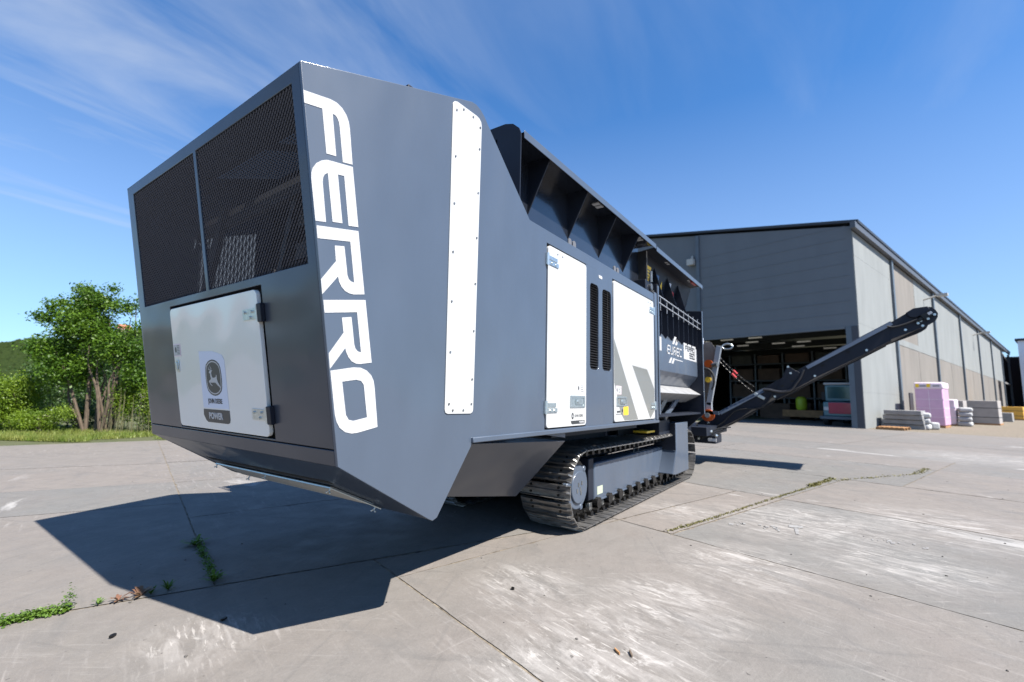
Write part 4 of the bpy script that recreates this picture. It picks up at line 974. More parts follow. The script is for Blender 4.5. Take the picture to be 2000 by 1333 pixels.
conv['label'] = 'long dark discharge conveyor rising to the right'
for F_ in (cf, cb):
    s_ = 1 if F_ is cf else -1
    MB().prism(F_, neg(head), -.010*1 if s_ > 0 else -.03, .012).build('head_plate', M['paint_dark'], conv, bevel=.003)
    MB().prism(F_, neg(hinge), .008 if s_ > 0 else -.02, .022 if s_ > 0 else -.008).build('hinge_plate', M['paint_dark'], conv, bevel=.003)
MB().prism(cf, neg(guard), .0125, .06).build('drum_guard', M['paint_dark'], conv, bevel=.01)
for (a_, b_) in (((2.14, 1.09), (1.28, 1.60)), ((.50, 2.06), (-.86, 2.86))):
    d = V((0, b_[0]-a_[0], b_[1]-a_[1])).normalized(); n_ = V((0, -d.z, d.y)) if True else None
    if n_.z < 0: n_ = -n_
    A_ = V((CX0, a_[0], a_[1])); B_ = V((CX0, b_[0], b_[1]))
    for X_ in (0, CX1-CX0):
        o_ = V((X_, 0, 0)); s_ = -1 if X_ == 0 else 1
        q = [A_+o_+V((s_*.05, 0, 0))-n_*.06, B_+o_+V((s_*.05, 0, 0))-n_*.06, B_+o_+n_*.02, A_+o_+n_*.02]
        fl = MB(); fl.add([p for p in q]+[p+V((-s_*.008, 0, -.006)) for p in q], [(0,1,2,3),(7,6,5,4),(0,4,5,1),(1,5,6,2),(2,6,7,3),(3,7,4,0)]); fl.build('top_flange', M['paint'], conv)
# lower belt skirt strips
sk = MB()
for (a_, b_) in (((1.04, 1.39), (-.85, 2.50)), ((2.2, .67), (1.45, 1.13))):
    sk.tube([(CX0-.005, a_[0], a_[1]), (CX0-.005, b_[0], b_[1])], .012, 6)
sk.build('return_edge', M['paint_black'], conv)
bo = MB()
for (y, z) in ((0.77,1.93),(0.36,1.87),(-.48,2.35),(1.07,1.45),(0.81,2.06),(-1.06,2.70),(-1.24,2.81),(-1.28,2.85),(-1.30,2.76),(-1.38,2.88),(-1.47,2.95),(2.38,.85),(2.37,.72)):
    bo.tube([(CX0-.012, y, z), (CX0-.04, y, z)], .022, 8)
bo.build('bolt', M['zinc'], conv)
ho = MB()
for (y, z) in ((.22,2.08),(-.20,2.33),(.75,1.77),(.93,1.67),(-1.03,2.80),(2.19,.91)):
    ho.fbox(Fr((CX0, y, z), (0, -.86, .5), (0, .5, .86), (-1, 0, 0)), -.03, .03, -.018, .018, .024, .0265)
ho.build('slot', M['seam'], conv)
mo = MB(); mo.fbox(Fr((CX0, -1.38, 2.95), (0, -.8, .5), (0, .5, .8), (-1, 0, 0)), -.10, .05, -.04, .05, .02, .14)
mo.tube([(CX0-.02, -1.27, 2.87), (CX0-.12, -1.27, 2.87)], .03, 8); mo.tube([(CX0-.10, -1.2, 2.84), (CX0-.10, -1.34, 2.93)], .02, 8)
mo.build('drive_motor', M['greasy'], conv)
MB().fbox(Fr((CX0, -1.40, 2.965), (0, -.8, .5), (0, .5, .8), (-1, 0, 0)), -.035, .03, -.02, .025, .1405, .143).build('type_plate', M['decal_white'], conv)
def smoothpts(P, n=6):
    out_ = []
    for i in range(len(P)-1):
        p0 = V(P[max(i-1, 0)]); p1 = V(P[i]); p2 = V(P[i+1]); p3 = V(P[min(i+2, len(P)-1)])
        for k in range(n):
            t = k/n; out_.append(.5*((2*p1)+(-p0+p2)*t+(2*p0-5*p1+4*p2-p3)*t*t+(-p0+3*p1-3*p2+p3)*t**3))
    out_.append(V(P[-1])); return out_
hz = smoothpts([(CX0-.05, y, z) for y, z in ((1.28,1.59),(1.17,1.59),(1.05,1.56),(.92,1.55),(.78,1.59),(.69,1.71),(.61,1.83),(.54,2.0))])
hs = MB().tube(hz, .022, 8)
for i in range(0, len(hz)-1): hs.tube([hz[i], hz[i].lerp(hz[i+1], .35)], .028, 8)
hs.build('hose', mat('hose_black', (.05, .05, .055), .35), conv, smooth=True)
hz = smoothpts([(CX0-.03, y, z) for y, z in ((2.53,.78),(2.42,.74),(2.27,.74),(2.09,.86),(1.95,1.01),(1.83,1.13),(1.66,1.18),(1.47,1.19),(1.29,1.25),(1.18,1.38),(1.11,1.50))])
MB().tube(hz, .016, 8).build('hose', M['rubber'], conv, smooth=True)
MB().tube(smoothpts([(CX0-.07, y, z) for y, z in ((-.80,2.78),(-.9,2.76),(-1.05,2.80),(-1.2,2.86),(-1.3,2.90))]), .016, 8).build('hose', M['rubber'], conv, smooth=True)
def chain(a_, b_, x, red):
    c = MB(); a_ = V(a_); b_ = V(b_); n = int((b_-a_).length/.045); d = (b_-a_).normalized(); s1 = d.orthogonal().normalized(); s2_ = d.cross(s1)
    for k in range(n):
        p = a_+d*(k+.5)*(b_-a_).length/n; p = p-V((0, 0, .10*math.sin(math.pi*(k+.5)/n))); s_ = s1 if k % 2 else s2_
        ring = [p+d*.028*math.cos(t)+s_*.012*math.sin(t) for t in [2*math.pi*j/8 for j in range(9)]]
        c.tube(ring, .0045, 5, cap=False)
    o = c.build('chain', M['greasy'], conv)
    p = a_.lerp(b_, .60)-V((0, 0, .10*math.sin(math.pi*.6)))
    MB().tube([p-d*.06, p+d*.06], .026, 8).build('chain_shortener', M['decal_red'], conv, smooth=True)
chain((CX0-.02, 2.45, 2.70), (CX0-.03, 1.41, 1.50), 0, 0)
chain((CX1-.1, 2.60, 2.80), (CX1-.02, 1.56, 1.66), 0, 0)
MB().fbox(Fr((CX0, 1.36, 1.46), (0, -.85, -.5), (0, -.5, .85), (-1, 0, 0)), -.10, .12, -.03, .03, .01, .04).build('chain_anchor', M['zinc'], conv, bevel=.005)
# end frame, rollers, drive, hoses beyond the bay
ef = MB()
EX = 10.45
ef.fbox(Fr((EX, 2.02, 2.50), (0, .24, -1.25), (0, 1.25, .24), (-1, 0, 0)), 0, 1.28, -.05, .05, -.05, .05)
ef.box((EX-.05, 2.20, .95), (EX+.05, 2.32, 1.30)); 
postp = ef.build('end_post', mat('light_grey_steel', (.33, .36, .4), .45), SH, bevel=.004)
MB().tube([(EX, 1.98+.10*math.cos(t)-.12, 2.48+.055*math.sin(t)) for t in [2*math.pi*j/14 for j in range(15)]], .018, 6, cap=False).build('lifting_eye', M['zinc'], SH, smooth=True)
MB().box((EX-.12, 2.05, 1.05), (EX-.06, 2.40, 1.12)).build('bracket', M['paint'], SH)
pl_ = MB(); pl_.prism(Fr((EX+.06, 0, 0), (0, -1, 0), (0, 0, 1)), [(-2.55, 1.3), (-2.3, 1.3), (-2.1, 2.45), (-2.2, 2.6), (-2.55, 2.6)], -.02, 0)
pl_.build('drive_plate', mat('brown_grey_plate', (.2, .17, .15), .6), SH)
MB().box((EX-.10, 2.33, 2.55), (EX-.02, 2.5, 2.68)).build('control_box', M['decal_blue'], SH)
dr = MB(); dr.cyl((EX-.02, 2.23, 2.12), (EX-.10, 2.23, 2.12), .085, 20); dr.build('pulley', M['orange'], SH, smooth=True)
MB().cyl((EX-.05, 2.18, 2.10), (EX-.08, 2.05, 2.10), .05, 14).build('motor', M['steel'], SH, smooth=True)
MB().cyl((EX-.02, 2.25, 1.78), (EX-.08, 2.25, 1.78), .06, 16).build('pulley', M['yellow'], SH, smooth=True)
MB().cyl((EX-.02, 2.27, 1.03), (EX-.12, 2.27, 1.03), .125, 24).build('pulley', M['orange'], SH, smooth=True)
MB().cyl((EX-.12, 2.27, 1.03), (EX-.16, 2.27, 1.03), .05, 12).build('hub_cap', M['zinc'], SH, smooth=True)
MB().tube([(EX-.14, 2.28+.17*math.cos(t), 1.76+.26*math.sin(t)) for t in [2*math.pi*j/18-.9 for j in range(15)]], .02, 8).build('hose', M['rubber'], SH, smooth=True)
for k in range(4):
    MB().tube(smoothpts([(EX-.12-k*.02, 2.5, .85-.03*k), (EX-.15, 2.35+.02*k, .62-.03*k), (EX-.1, 2.1, .60+.05*k), (EX, 2.0-.05*k, .8)]), .014, 6).build('hose', M['rubber'], SH, smooth=True)
uf = MB(); uf.box((9.9, 2.2, .62), (11.95, 3.2, .80)); uf.box((10.3, 2.12, .45), (10.9, 2.7, .62)); uf.box((8.75, 2.5, .62), (10.0, 3.9, 1.3)); uf.box((9.0, 2.5, 1.3), (10.3, 3.9, 2.5))
uf.build('conveyor_frame', M['paint_dark'], SH, bevel=.006)
ub = MB()
for (y, z) in ((2.2, .7), (2.35, .68), (2.1, .62), (2.45, .55)): ub.ball((10.28, y, z), .035, 8)
ub.build('bolt', M['zinc'], SH, smooth=True)
MB().box((10.26, 2.10, .50), (10.29, 2.26, .56)).build('type_plate', M['decal_white'], SH)

# ------------------------------------------------------------------ warehouse
CO = V((31.243, -1.085, 0))          # near corner
def wp(a_, b_, z=0.0): return CO+D_*a_+Nn*b_+V((0, 0, z))      # a: along the long wall, b: along the front (to the left)
WH = empty('warehouse', tuple(CO), 'long grey warehouse with an open dark front doorway and pale concrete side wall', 'warehouse')
LONG, WID, EAV = 96.0, 34.0, 11.35
ridge_b = WID/2; RS = .205
def rz(b_): return EAV+(b_ if b_ < ridge_b else WID-b_)*RS
ffr = Fr(tuple(CO), Nn, (0, 0, 1), -D_)
class FF:                       # front frame: u = b (to the left), v=z, w outward
    def p(s, u, v, w=0): return wp(-w, u, v)
ff = FF()
class SFr:                      # side frame: u = a, v = z, w outward
    def p(s, u, v, w=0): return wp(u, -w, v)
sfr = SFr()
def flip(P): return list(P)
DOORB = (0.55, 24.0, 5.6)
fw = MB()
fw.prism(ff, [(.02, DOORB[2]), (9.1, DOORB[2]), (9.1, rz(9.1)-.06), (.02, rz(.02)-.06)], -.25, 0)
fw.prism(ff, [(9.14, DOORB[2]+.35), (WID, DOORB[2]+.35), (WID, EAV-.06), (ridge_b, rz(ridge_b)-.06), (9.14, rz(9.14)-.06)], -.25, -.12)
fw.prism(ff, [(24, 0), (WID, 0), (WID, DOORB[2]+.34), (24, DOORB[2]+.34)], -.25, -.12)
b2 = fw.build('front_wall', M['clad_dark'], WH)
ln = MB()
for k in range(1, 9):
    z = DOORB[2]+k*.72
    ln.prism(ff, [(.3, z), (9.1, z), (9.1, z+.03), (.3, z+.03)], .001, .014)
ln.build('cladding_seam', mat('seam_grey', (.146, .166, .188), .6), b2)
MB().prism(ff, [(9.02, DOORB[2]-.1), (9.26, DOORB[2]-.1), (9.26, rz(9.2)-.1), (9.02, rz(9.0)-.1)], -.1, .12).build('column', M['col_steel'], WH)
co = MB(); co.prism(ff, [(.31, 0), (.58, 0), (.58, DOORB[2]), (.31, DOORB[2])], -.3, .02)
co.build('column', M['col_steel'], WH)
co = MB(); co.prism(ff, [(.0, 0), (.30, 0), (.30, DOORB[2]), (.0, DOORB[2])], -.3, .03); co.build('column', mat('dark_column', (.06, .065, .08), .6), WH)
MB().prism(ff, [(.60, DOORB[2]-.12), (24, DOORB[2]-.12), (24, DOORB[2]+.02), (.60, DOORB[2]+.02)], -.2, .03).build('door_head', M['clad_dark'], WH)
# front lamp
lm = MB(); lm.prism(ff, rrect(9.35, 9.85, 11.0, 11.45, .06), .05, .35); lm.prism(ff, [(9.5, 11.45), (9.6, 11.45), (9.6, 11.7), (9.5, 11.7)], -.1, .12)
lm.build('flood_lamp', M['lamp_house'], WH, bevel=.03)
# roof: slabs + fascia
rf = MB()
for (ba, bb_) in ((-.35, ridge_b), (WID+.35, ridge_b)):
    A_ = [wp(-.12, ba, rz(max(0, min(WID, ba)))+.05), wp(LONG, ba, rz(max(0, min(WID, ba)))+.05), wp(LONG, bb_, rz(bb_)+.05), wp(-.12, bb_, rz(bb_)+.05)]
    if ba > 0: A_.reverse()
    rf.add(A_+[p+V((0, 0, .16)) for p in A_], [(3,2,1,0),(4,5,6,7),(0,1,5,4),(1,2,6,5),(2,3,7,6),(3,0,4,7)])
rf.build('roof', M['trim_dark'], WH)
MB().prism(sfr, [(-.5, EAV-.32), (LONG, EAV-.32), (LONG, EAV+.04), (-.5, EAV+.04)], .06, .30).build('gutter', mat('gutter_grey', (.10, .11, .13), .5), WH)
# side wall bays
posts = [0.0, 8.3, 22.6, 37.3, 52.0, 66.5, 81.5]
for i, (a0, a1) in enumerate(zip(posts[:-1], posts[1:])):
    w0 = MB()
    if i == 0:
        w0.mi = 0
        for k, (z0, z1) in enumerate(((0, 1.96), (1.962, 3.86), (3.862, 5.76), (5.762, 7.71), (7.712, 9.61), (9.612, EAV-.33))):
            w0.prism(sfr, [(a0+.02, z0), (a1-.2, z0), (a1-.2, z1), (a0+.02, z1)], -.2, .02+.004*(k%2))
        w0.build('wall_panel', M['concrete_panel'], WH)
        continue
    mid = (a0+a1)/2 if i == 1 else a1
    lowz = 5.35
    if i == 5:
        w0.mi = 1
        w0.prism(sfr, [(a0+.2, 0), (a0+6, 0), (a0+6, lowz), (a0+.2, lowz)], -.2, .0); w0.prism(sfr, [(a0+10.5, 0), (a1-.2, 0), (a1-.2, lowz), (a0+10.5, lowz)], -.2, .0)
        MB().prism(sfr, [(a0+6, 0), (a0+10.5, 0), (a0+10.5, lowz-.02), (a0+6, lowz-.02)], -.5, -.4).build('side_door', mat('dark_green_door', (.02, .035, .035), .5), WH)
    else:
        w0.mi = 1
        w0.prism(sfr, [(a0+.2, 0), ((a0+a1)/2-.02, 0), ((a0+a1)/2-.02, lowz), (a0+.2, lowz)], -.2, .0)
        w0.prism(sfr, [((a0+a1)/2+.02, 0), (a1-.2, 0), (a1-.2, lowz), ((a0+a1)/2+.02, lowz)], -.2, .004)
    if i == 1:
        w0.prism(sfr, [(a0+.2, lowz+.45), (mid-.02, lowz+.45), (mid-.02, EAV-.33), (a0+.2, EAV-.33)], -.2, .0)
        w0.mi = 0
        w0.prism(sfr, [(a0+.2, lowz+.01), (a1-.2, lowz+.01), (a1-.2, lowz+.44), (a0+.2, lowz+.44)], -.2, .02)
        w0.prism(sfr, [(mid+.02, lowz+.45), (a1-.2, lowz+.45), (a1-.2, EAV-.33), (mid+.02, EAV-.33)], -.2, .005)
    else:
        w0.mi = 0
        w0.prism(sfr, [(a0+.2, lowz+.02), (a1-.2, lowz+.02), (a1-.2, EAV-.33), (a0+.2, EAV-.33)], -.2, .01)
    w0.build('wall_panel', [M['concrete_panel'], M['concrete_panel2']], WH)
for a0 in posts[1:]+[LONG]:
    MB().prism(sfr, [(a0-.19, 0), (a0+.19, 0), (a0+.19, EAV-.33), (a0-.19, EAV-.33)], -.15, .16).build('column', M['col_steel'], WH)
MB().prism(sfr, [(10.9, 0), (12.0, 0), (12.0, 2.15), (10.9, 2.15)], .005, .05).build('side_door', mat('dark_brown_door', (.05, .04, .045), .6), WH)
for a0 in (19.0, 48.0):
    lm = MB(); lm.tube([wp(a0, .05, 9.9), wp(a0, -.9, 10.15)], .07, 6); lm.build('lamp_arm', M['lamp_house'], WH)
    lm = MB(); lm.prism(sfr, [(a0-.22, 10.05), (a0+.22, 10.05), (a0+.22, 10.25), (a0-.22, 10.25)], .85, 1.5); lm.build('wall_lamp', M['lamp_house'], WH)
# inner surfaces: back wall, far side wall, ceiling beams
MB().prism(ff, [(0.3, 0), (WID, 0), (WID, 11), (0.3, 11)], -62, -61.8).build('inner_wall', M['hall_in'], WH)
MB().add([wp(.3, WID, 0), wp(LONG, WID, 0), wp(LONG, WID, EAV), wp(.3, WID, EAV)], [(0, 1, 2, 3)]).build('far_side_wall', M['clad_dark'], WH)
cb_ = MB()
for k in range(8): cb_.prism(ff, [(.3, 6.3), (WID, 6.3), (WID, 6.8), (.3, 6.8)], -(3.5+k*6), -(3.2+k*6))
cb_.build('roof_beam', M['trim_dark'], WH)
for k, (a_, b_) in enumerate(((4.5, 9.0), (4.5, 6.9), (7, 8.2), (9, 7.0), (9, 5.2), (12, 6.6), (15, 5.2), (4.8, 11), (20, 5.9), (16, 3.2), (24, 4.4), (9, 9.8))):
    MB().box((0,0,0),(0,0,0)) if False else None
    t = MB(); t.prism(ff, [(b_, 5.95), (b_+.9, 5.95), (b_+.9, 6.03), (b_, 6.03)], -a_-.18, -a_)
    t.build('tube_lamp', M['tube'], WH)

# ---- contents of the hall
def cuboid(name, a0, a1, b0, b1, z0, z1, mt, label, cat, group=None, bevel=.02):
    b = MB(); P = [wp(a_, b_, z) for z in (z0, z1) for (a_, b_) in ((a0, b0), (a1, b0), (a1, b1), (a0, b1))]
    b.add(P, [(0,1,2,3),(7,6,5,4),(0,4,5,1),(1,5,6,2),(2,6,7,3),(3,7,4,0)])
    return b
rk = empty('storage_rack', tuple(wp(14, 6, 0)), 'dark storage rack deep inside the warehouse, left of the truck', 'rack')
up = MB()
for b_ in (4.0, 6.3, 8.6, 10.9, 13.2):
    for a_ in (13, 14.1):
        P = [wp(a_+x_, b_+y_, z) for z in (0, 5.6) for (x_, y_) in ((0, 0), (.12, 0), (.12, .12), (0, .12))]
        up.add(P, [(0,1,2,3),(7,6,5,4),(0,4,5,1),(1,5,6,2),(2,6,7,3),(3,7,4,0)])
up.build('upright', M['col_steel'], rk)
sh_ = MB()
for z in (1.6, 3.1, 4.6):
    P = [wp(a_, b_, zz) for zz in (z, z+.12) for (a_, b_) in ((13, 4), (14.2, 4), (14.2, 13.3), (13, 13.3))]
    sh_.add(P, [(0,1,2,3),(7,6,5,4),(0,4,5,1),(1,5,6,2),(2,6,7,3),(3,7,4,0)])
sh_.build('shelf', M['trim_dark'], rk)
rb = random.Random(5); ii = 0
rows = ['lowest', 'second', 'third', 'top']
cols_ = ['first bay from the right', 'second bay from the right', 'third bay from the right', 'fourth bay from the right']
for c in range(4):
    for r_ in range(4):
        b0 = 4.25+c*2.3; z0 = (0.02, 1.73, 3.23, 4.73)[r_]; hgt = (1.3, 1.15, 1.15, .8)[r_]
        brown = (c+r_) % 3 != 0
        q = cuboid('x', 12.95, 14.0, b0+rb.uniform(0, .1), b0+1.85, z0, z0+hgt*rb.uniform(.85, 1), None, '', '')
        o = q.build('wrapped_bale', M['box_brown'] if brown else M['box_grey'])
        tag(o, '%s wrapped bale on the rack, %s level, %s' % ('brown' if brown else 'grey green', rows[r_], cols_[c]), 'bale', 'bales on the rack in the hall')
# flat stacks on the floor in the hall
q = cuboid('x', 8, 10.5, 4.2, 7.0, .25, .75, None, '', ''); o = q.build('board_stack', M['wood']); tag(o, 'low stack of orange brown boards on the hall floor beside the truck', 'board stack')
q = cuboid('x', 10, 12, 7.2, 9.4, 0, 1.2, None, '', ''); o = q.build('pallet_stack', M['box_brown']); tag(o, 'dark brown stack on the hall floor behind the conveyor foot', 'pallet stack')
# lime barrel
bt = MB(); c0 = wp(9.0, 6.0, .75); bt.tube([c0, c0+V((0, 0, .1)), c0+V((0, 0, .45)), c0+V((0, 0, .85)), c0+V((0, 0, 1.0))], [.28, .36, .38, .36, .22], 16)
o = bt.build('plastic_drum', M['lime'], smooth=True); tag(o, 'bright lime green drum on the board stack inside the hall', 'drum')
# truck
TK = empty('truck', tuple(wp(2.3, 1.5, 0)), 'small teal and crimson truck with white roof parked just inside the hall doorway', 'truck')
def tb(a0, a1, b0, b1, z0, z1, nm, mt, bevel=.03, par=None):
    P = [wp(a_-3.9, b_-.95, z) for z in (z0, z1) for (a_, b_) in ((a0, b0), (a1, b0), (a1, b1), (a0, b1))]
    b = MB(); b.add(P, [(0,1,2,3),(7,6,5,4),(0,4,5,1),(1,5,6,2),(2,6,7,3),(3,7,4,0)]); return b.build(nm, mt, par or TK, bevel=bevel)
tb(6.0, 7.9, 1.35, 3.35, 1.42, 2.42, 'cab', M['teal'], .08); tb(5.95, 7.95, 1.3, 3.4, 2.42, 2.56, 'roof', M['conc_white'], .05)
tb(5.97, 5.995, 1.5, 3.2, 1.62, 2.3, 'windscreen', M['glass'], .0); tb(5.2, 6.0, 1.45, 3.25, .55, 1.40, 'bonnet', M['teal'], .08)
tb(5.15, 5.195, 1.65, 2.95, .72, 1.36, 'grille', M['crimson'], .02); tb(5.08, 5.2, 1.3, 3.4, .38, .56, 'bumper', M['col_steel'], .03)
tb(7.95, 11, 1.35, 3.35, .95, 1.9, 'cargo_bed', M['teal'], .03)
for b_ in (1.55, 3.0):
    tb(5.17, 5.2, b_-.05, b_+.2, .9, 1.1, 'headlight', M['decal_white'], .01)
for a_ in (5.9, 9.6):
    for b_ in (1.35, 3.1):
        MB().cyl(wp(a_-3.9, b_-.95, .42), wp(a_-3.9, b_-.67, .42), .42, 20).build('wheel', M['rubber'], TK, smooth=True)
tb(6.3, 6.35, 3.42, 3.62, 1.5, 2.0, 'mirror', M['rubber'], .01)

# ---- goods along the long wall
def goods(px, py, wa, wb, h, nm, mt, label, cat, z0=0, rot=0, bevel=.03, group=None, n=1):
    b = MB(); c = V((px, py, 0)); A_ = (D_*math.cos(rot)+Nn*math.sin(rot)); B_ = (-D_*math.sin(rot)+Nn*math.cos(rot))
    P = [c+A_*x_+B_*y_+V((0, 0, z)) for z in (z0, z0+h) for (x_, y_) in ((-wa/2, -wb/2), (wa/2, -wb/2), (wa/2, wb/2), (-wa/2, wb/2))]
    b.add(P, [(0,3,2,1),(4,5,6,7),(0,1,5,4),(1,2,6,5),(2,3,7,6),(3,0,4,7)])
    o = b.build(nm, mt, bevel=bevel); tag(o, label, cat, group)
    if nm in ('grey_crate', 'ochre_bale', 'wrapped_pallet'):
        def ring(z, t, name, m_, e=.012):
            q = MB(); PP = [c+A_*x_+B_*y_+V((0, 0, zz)) for zz in (z, z+t) for (x_, y_) in ((-wa/2-e, -wb/2-e), (wa/2+e, -wb/2-e), (wa/2+e, wb/2+e), (-wa/2-e, wb/2+e))]
            q.add(PP, [(0,3,2,1),(4,5,6,7),(0,1,5,4),(1,2,6,5),(2,3,7,6),(3,0,4,7)]); q.build(name, m_, o)
        for f in (.3, .68): ring(z0+h*f, .04, 'strap', M['trim_dark'] if nm != 'wrapped_pallet' else M['decal_blue'])
        ring(z0+.0, .11, 'pallet_base', M['wood'], .03)
    return o
# wooden pallet
pal = empty('wooden_pallet', (32.0, -2.3, 0), 'flat orange wooden pallet lying on the ground at the warehouse corner', 'pallet')
pm = MB()
for k in range(6):
    c = V((32.0, -2.3, 0))+Nn*(k*.2-.5); pm.prism(Fr(tuple(c), D_, Nn), rrect(-.75, .75, -.06, .06, .01, 1), .12, .145)
pm.build('deck', M['wood'], pal)
pm = MB()
for k in range(3):
    c = V((32.0, -2.3, 0))+D_*(k*.65-.65); pm.prism(Fr(tuple(c), D_, Nn), rrect(-.05, .05, -.6, .6, .01, 1), 0, .118)
pm.build('runner', M['wood'], pal)
stn = ['bottom', 'second', 'third', 'top']
for k in range(4):
    goods(34.0-.1*k, -2.95, 1.1, 1.9-.1*k, .24, 'concrete_slab', M['conc_block'], 'long grey concrete slab, %s of the stack by the pallet at the corner' % stn[k], 'slab', z0=k*.26, bevel=.02, group='stacked concrete slabs')
for k in range(3):
    goods(33.8, -3.75, .8, .55, .3, 'cement_bag', M['conc_white'], 'pale grey bag, %s of the pile beside the concrete slabs' % ('bottom', 'middle', 'top')[k], 'bag', z0=k*.31, rot=.15*k, bevel=.09, group='bags by the slabs')
goods(34.4, -4.2, .6, .4, .4, 'cement_bag', M['conc_white'], 'single pale bag leaning in front of the pink wrapped pallet', 'bag', rot=.5, bevel=.09)
# pink wrapped pallet with printed yellow marks
pk_ = empty('wrapped_pallet', (38.5, -4.75, 0), 'tall pink film wrapped pallet load beside the warehouse wall', 'pallet load')
pb = MB(); c = V((38.5, -4.75, 0))
def pbox(b, c, wa, wb, z0, z1):
    P = [c+D_*x_+Nn*y_+V((0, 0, z)) for z in (z0, z1) for (x_, y_) in ((-wa/2, -wb/2), (wa/2, -wb/2), (wa/2, wb/2), (-wa/2, wb/2))]
    return b.add(P, [(0,3,2,1),(4,5,6,7),(0,1,5,4),(1,2,6,5),(2,3,7,6),(3,0,4,7)])
pbox(pb, c, 1.9, 1.30, .12, 2.38); pb.build('load', M['pink'], pk_, bevel=.06)
pb = MB(); pbox(pb, c, 1.96, 1.36, 2.30, 2.72); pb.build('top_wrap', M['pinkwhite'], pk_, bevel=.08)
pb = MB(); pbox(pb, c, 1.9, 1.28, 0, .115); pb.build('pallet_base', M['wood'], pk_)
for z_ in (.62, 1.14, 1.68):
    pb = MB(); pbox(pb, c, 1.912, 1.312, z_, z_+.02); pb.build('wrap_seam', M['pinkwhite'], pk_)
pb = MB(); pbox(pb, c, 1.914, .02, .12, 2.28); pb.build('wrap_seam', M['pinkwhite'], pk_)
for s_ in (.50, -.02):
    pb = MB(); pbox(pb, c-D_*.99+Nn*s_, .012, .17, 2.42, 2.62); pb.build('yellow_print', M['decal_yellow'], pk_)
for s_ in (.24, -.36):
    pb = MB(); pbox(pb, c-D_*.99+Nn*s_, .012, .30, 2.47, 2.52); pb.build('dark_print', M['decal_dark'], pk_)
goods(42.8, -6.05, 1.2, .9, 1.75, 'wrapped_pallet', M['pinkwhite'], 'low pale pink wrapped pallet load right of the tall one', 'pallet load', bevel=.07)
for k in range(4): goods(42.3, -6.75, .9, .7, .3, 'cement_bag', M['conc_white'], 'white bag, %s of the pile behind the low pink load' % stn[k], 'bag', z0=k*.31, rot=.1*k, bevel=.1, group='bags behind the pink load')
goods(46.2, -7.2, 1.6, .5, 1.7, 'grey_board', M['crate_grey'], 'narrow upright grey panel between the white bags and the large grey crate', 'panel')
goods(48.6, -8.3, 2.2, 2.7, 1.75, 'grey_crate', M['crate_grey'], 'large plain grey crate standing by the warehouse wall', 'crate')
goods(56.0, -10.4, 1.5, 1.2, 1.0, 'concrete_block', M['conc_white'], 'pale concrete block right of the large grey crate', 'block')
goods(60.0, -11.8, 1.5, 1.8, .8, 'concrete_block', M['conc_block'], 'darker grey concrete block left of the ochre bales', 'block')
goods(70, -14.0, 3, 3.3, 1.35, 'ochre_bale', M['yellow_pack'], 'large ochre wrapped bale, left of the two by the wall', 'bale')
goods(76, -16.8, 3, 2.6, 1.2, 'ochre_bale', M['yellow_pack'], 'ochre wrapped bale, right of the two at the photo edge', 'bale')
hy = MB(); c = wp(8.3, -.6, 0); hy.tube([c, c+V((0,0,.6)), c+V((0,0,.75))], [.14, .14, .08], 10); o = hy.build('hydrant', M['red'], smooth=True); tag(o, 'small red hydrant at the foot of the first warehouse column', 'hydrant')
hy = MB(); c = wp(30, -1.2, 0); hy.tube([c, c+V((0,0,1.0)), c+V((0,0,1.2))], [.2, .2, .1], 10); o = hy.build('hydrant', M['red'], smooth=True); tag(o, 'red hydrant beyond the grey crate by the warehouse wall', 'hydrant')

# ---- open dark end bay and the second building at the far right
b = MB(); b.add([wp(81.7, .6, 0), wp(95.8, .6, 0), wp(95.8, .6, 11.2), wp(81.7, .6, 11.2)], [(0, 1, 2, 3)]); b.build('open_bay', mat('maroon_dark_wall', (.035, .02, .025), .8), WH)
b = MB(); b.tube([wp(81.7, .1, 5.4), wp(95.8, .1, 5.4)], .16, 6); b.build('bay_beam', M['conc_block'], WH)
b = MB(); b.tube([wp(81.7, .1, 10.9), wp(95.8, .1, 9.6)], .10, 6); b.build('bay_beam', M['conc_block'], WH)
DS = empty('dark_shed', tuple(wp(104, 0, 0)), 'dark maroon shed between the warehouse end and the pale building at the right', 'shed')
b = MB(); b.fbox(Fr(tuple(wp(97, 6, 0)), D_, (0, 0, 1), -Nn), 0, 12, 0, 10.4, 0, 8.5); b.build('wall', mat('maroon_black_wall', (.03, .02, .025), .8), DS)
b = MB(); b.fbox(Fr(tuple(wp(97, 6, 0)), D_, (0, 0, 1), -Nn), -.2, 12.3, 10.4, 10.7, -.3, 8.8); b.build('roof', M['trim_dark'], DS)
WB = empty('white_building', (124, -38, 0), 'tall white building tinted blue for shade, cut off by the right photo edge', 'building')
wb_ = MB(); wb_.fbox(Fr(tuple(wp(91.2, -1.6, 0)), D_, (0, 0, 1), -Nn), 0, 16, 0, 13.1, 0, 34); wb_.build('wall', mat('white_cladding_shade_tint', (.75, .8, .85), .6, var=.05, vscale=.5), WB)  # white wall; the blue of its shade is mixed into the colour
wb_ = MB(); wb_.fbox(Fr(tuple(wp(91.2, -1.6, 0)), D_, (0, 0, 1), -Nn), -.3, 16.3, 13.1, 13.5, -.3, 34.2); wb_.build('roof', M['trim_dark'], WB)

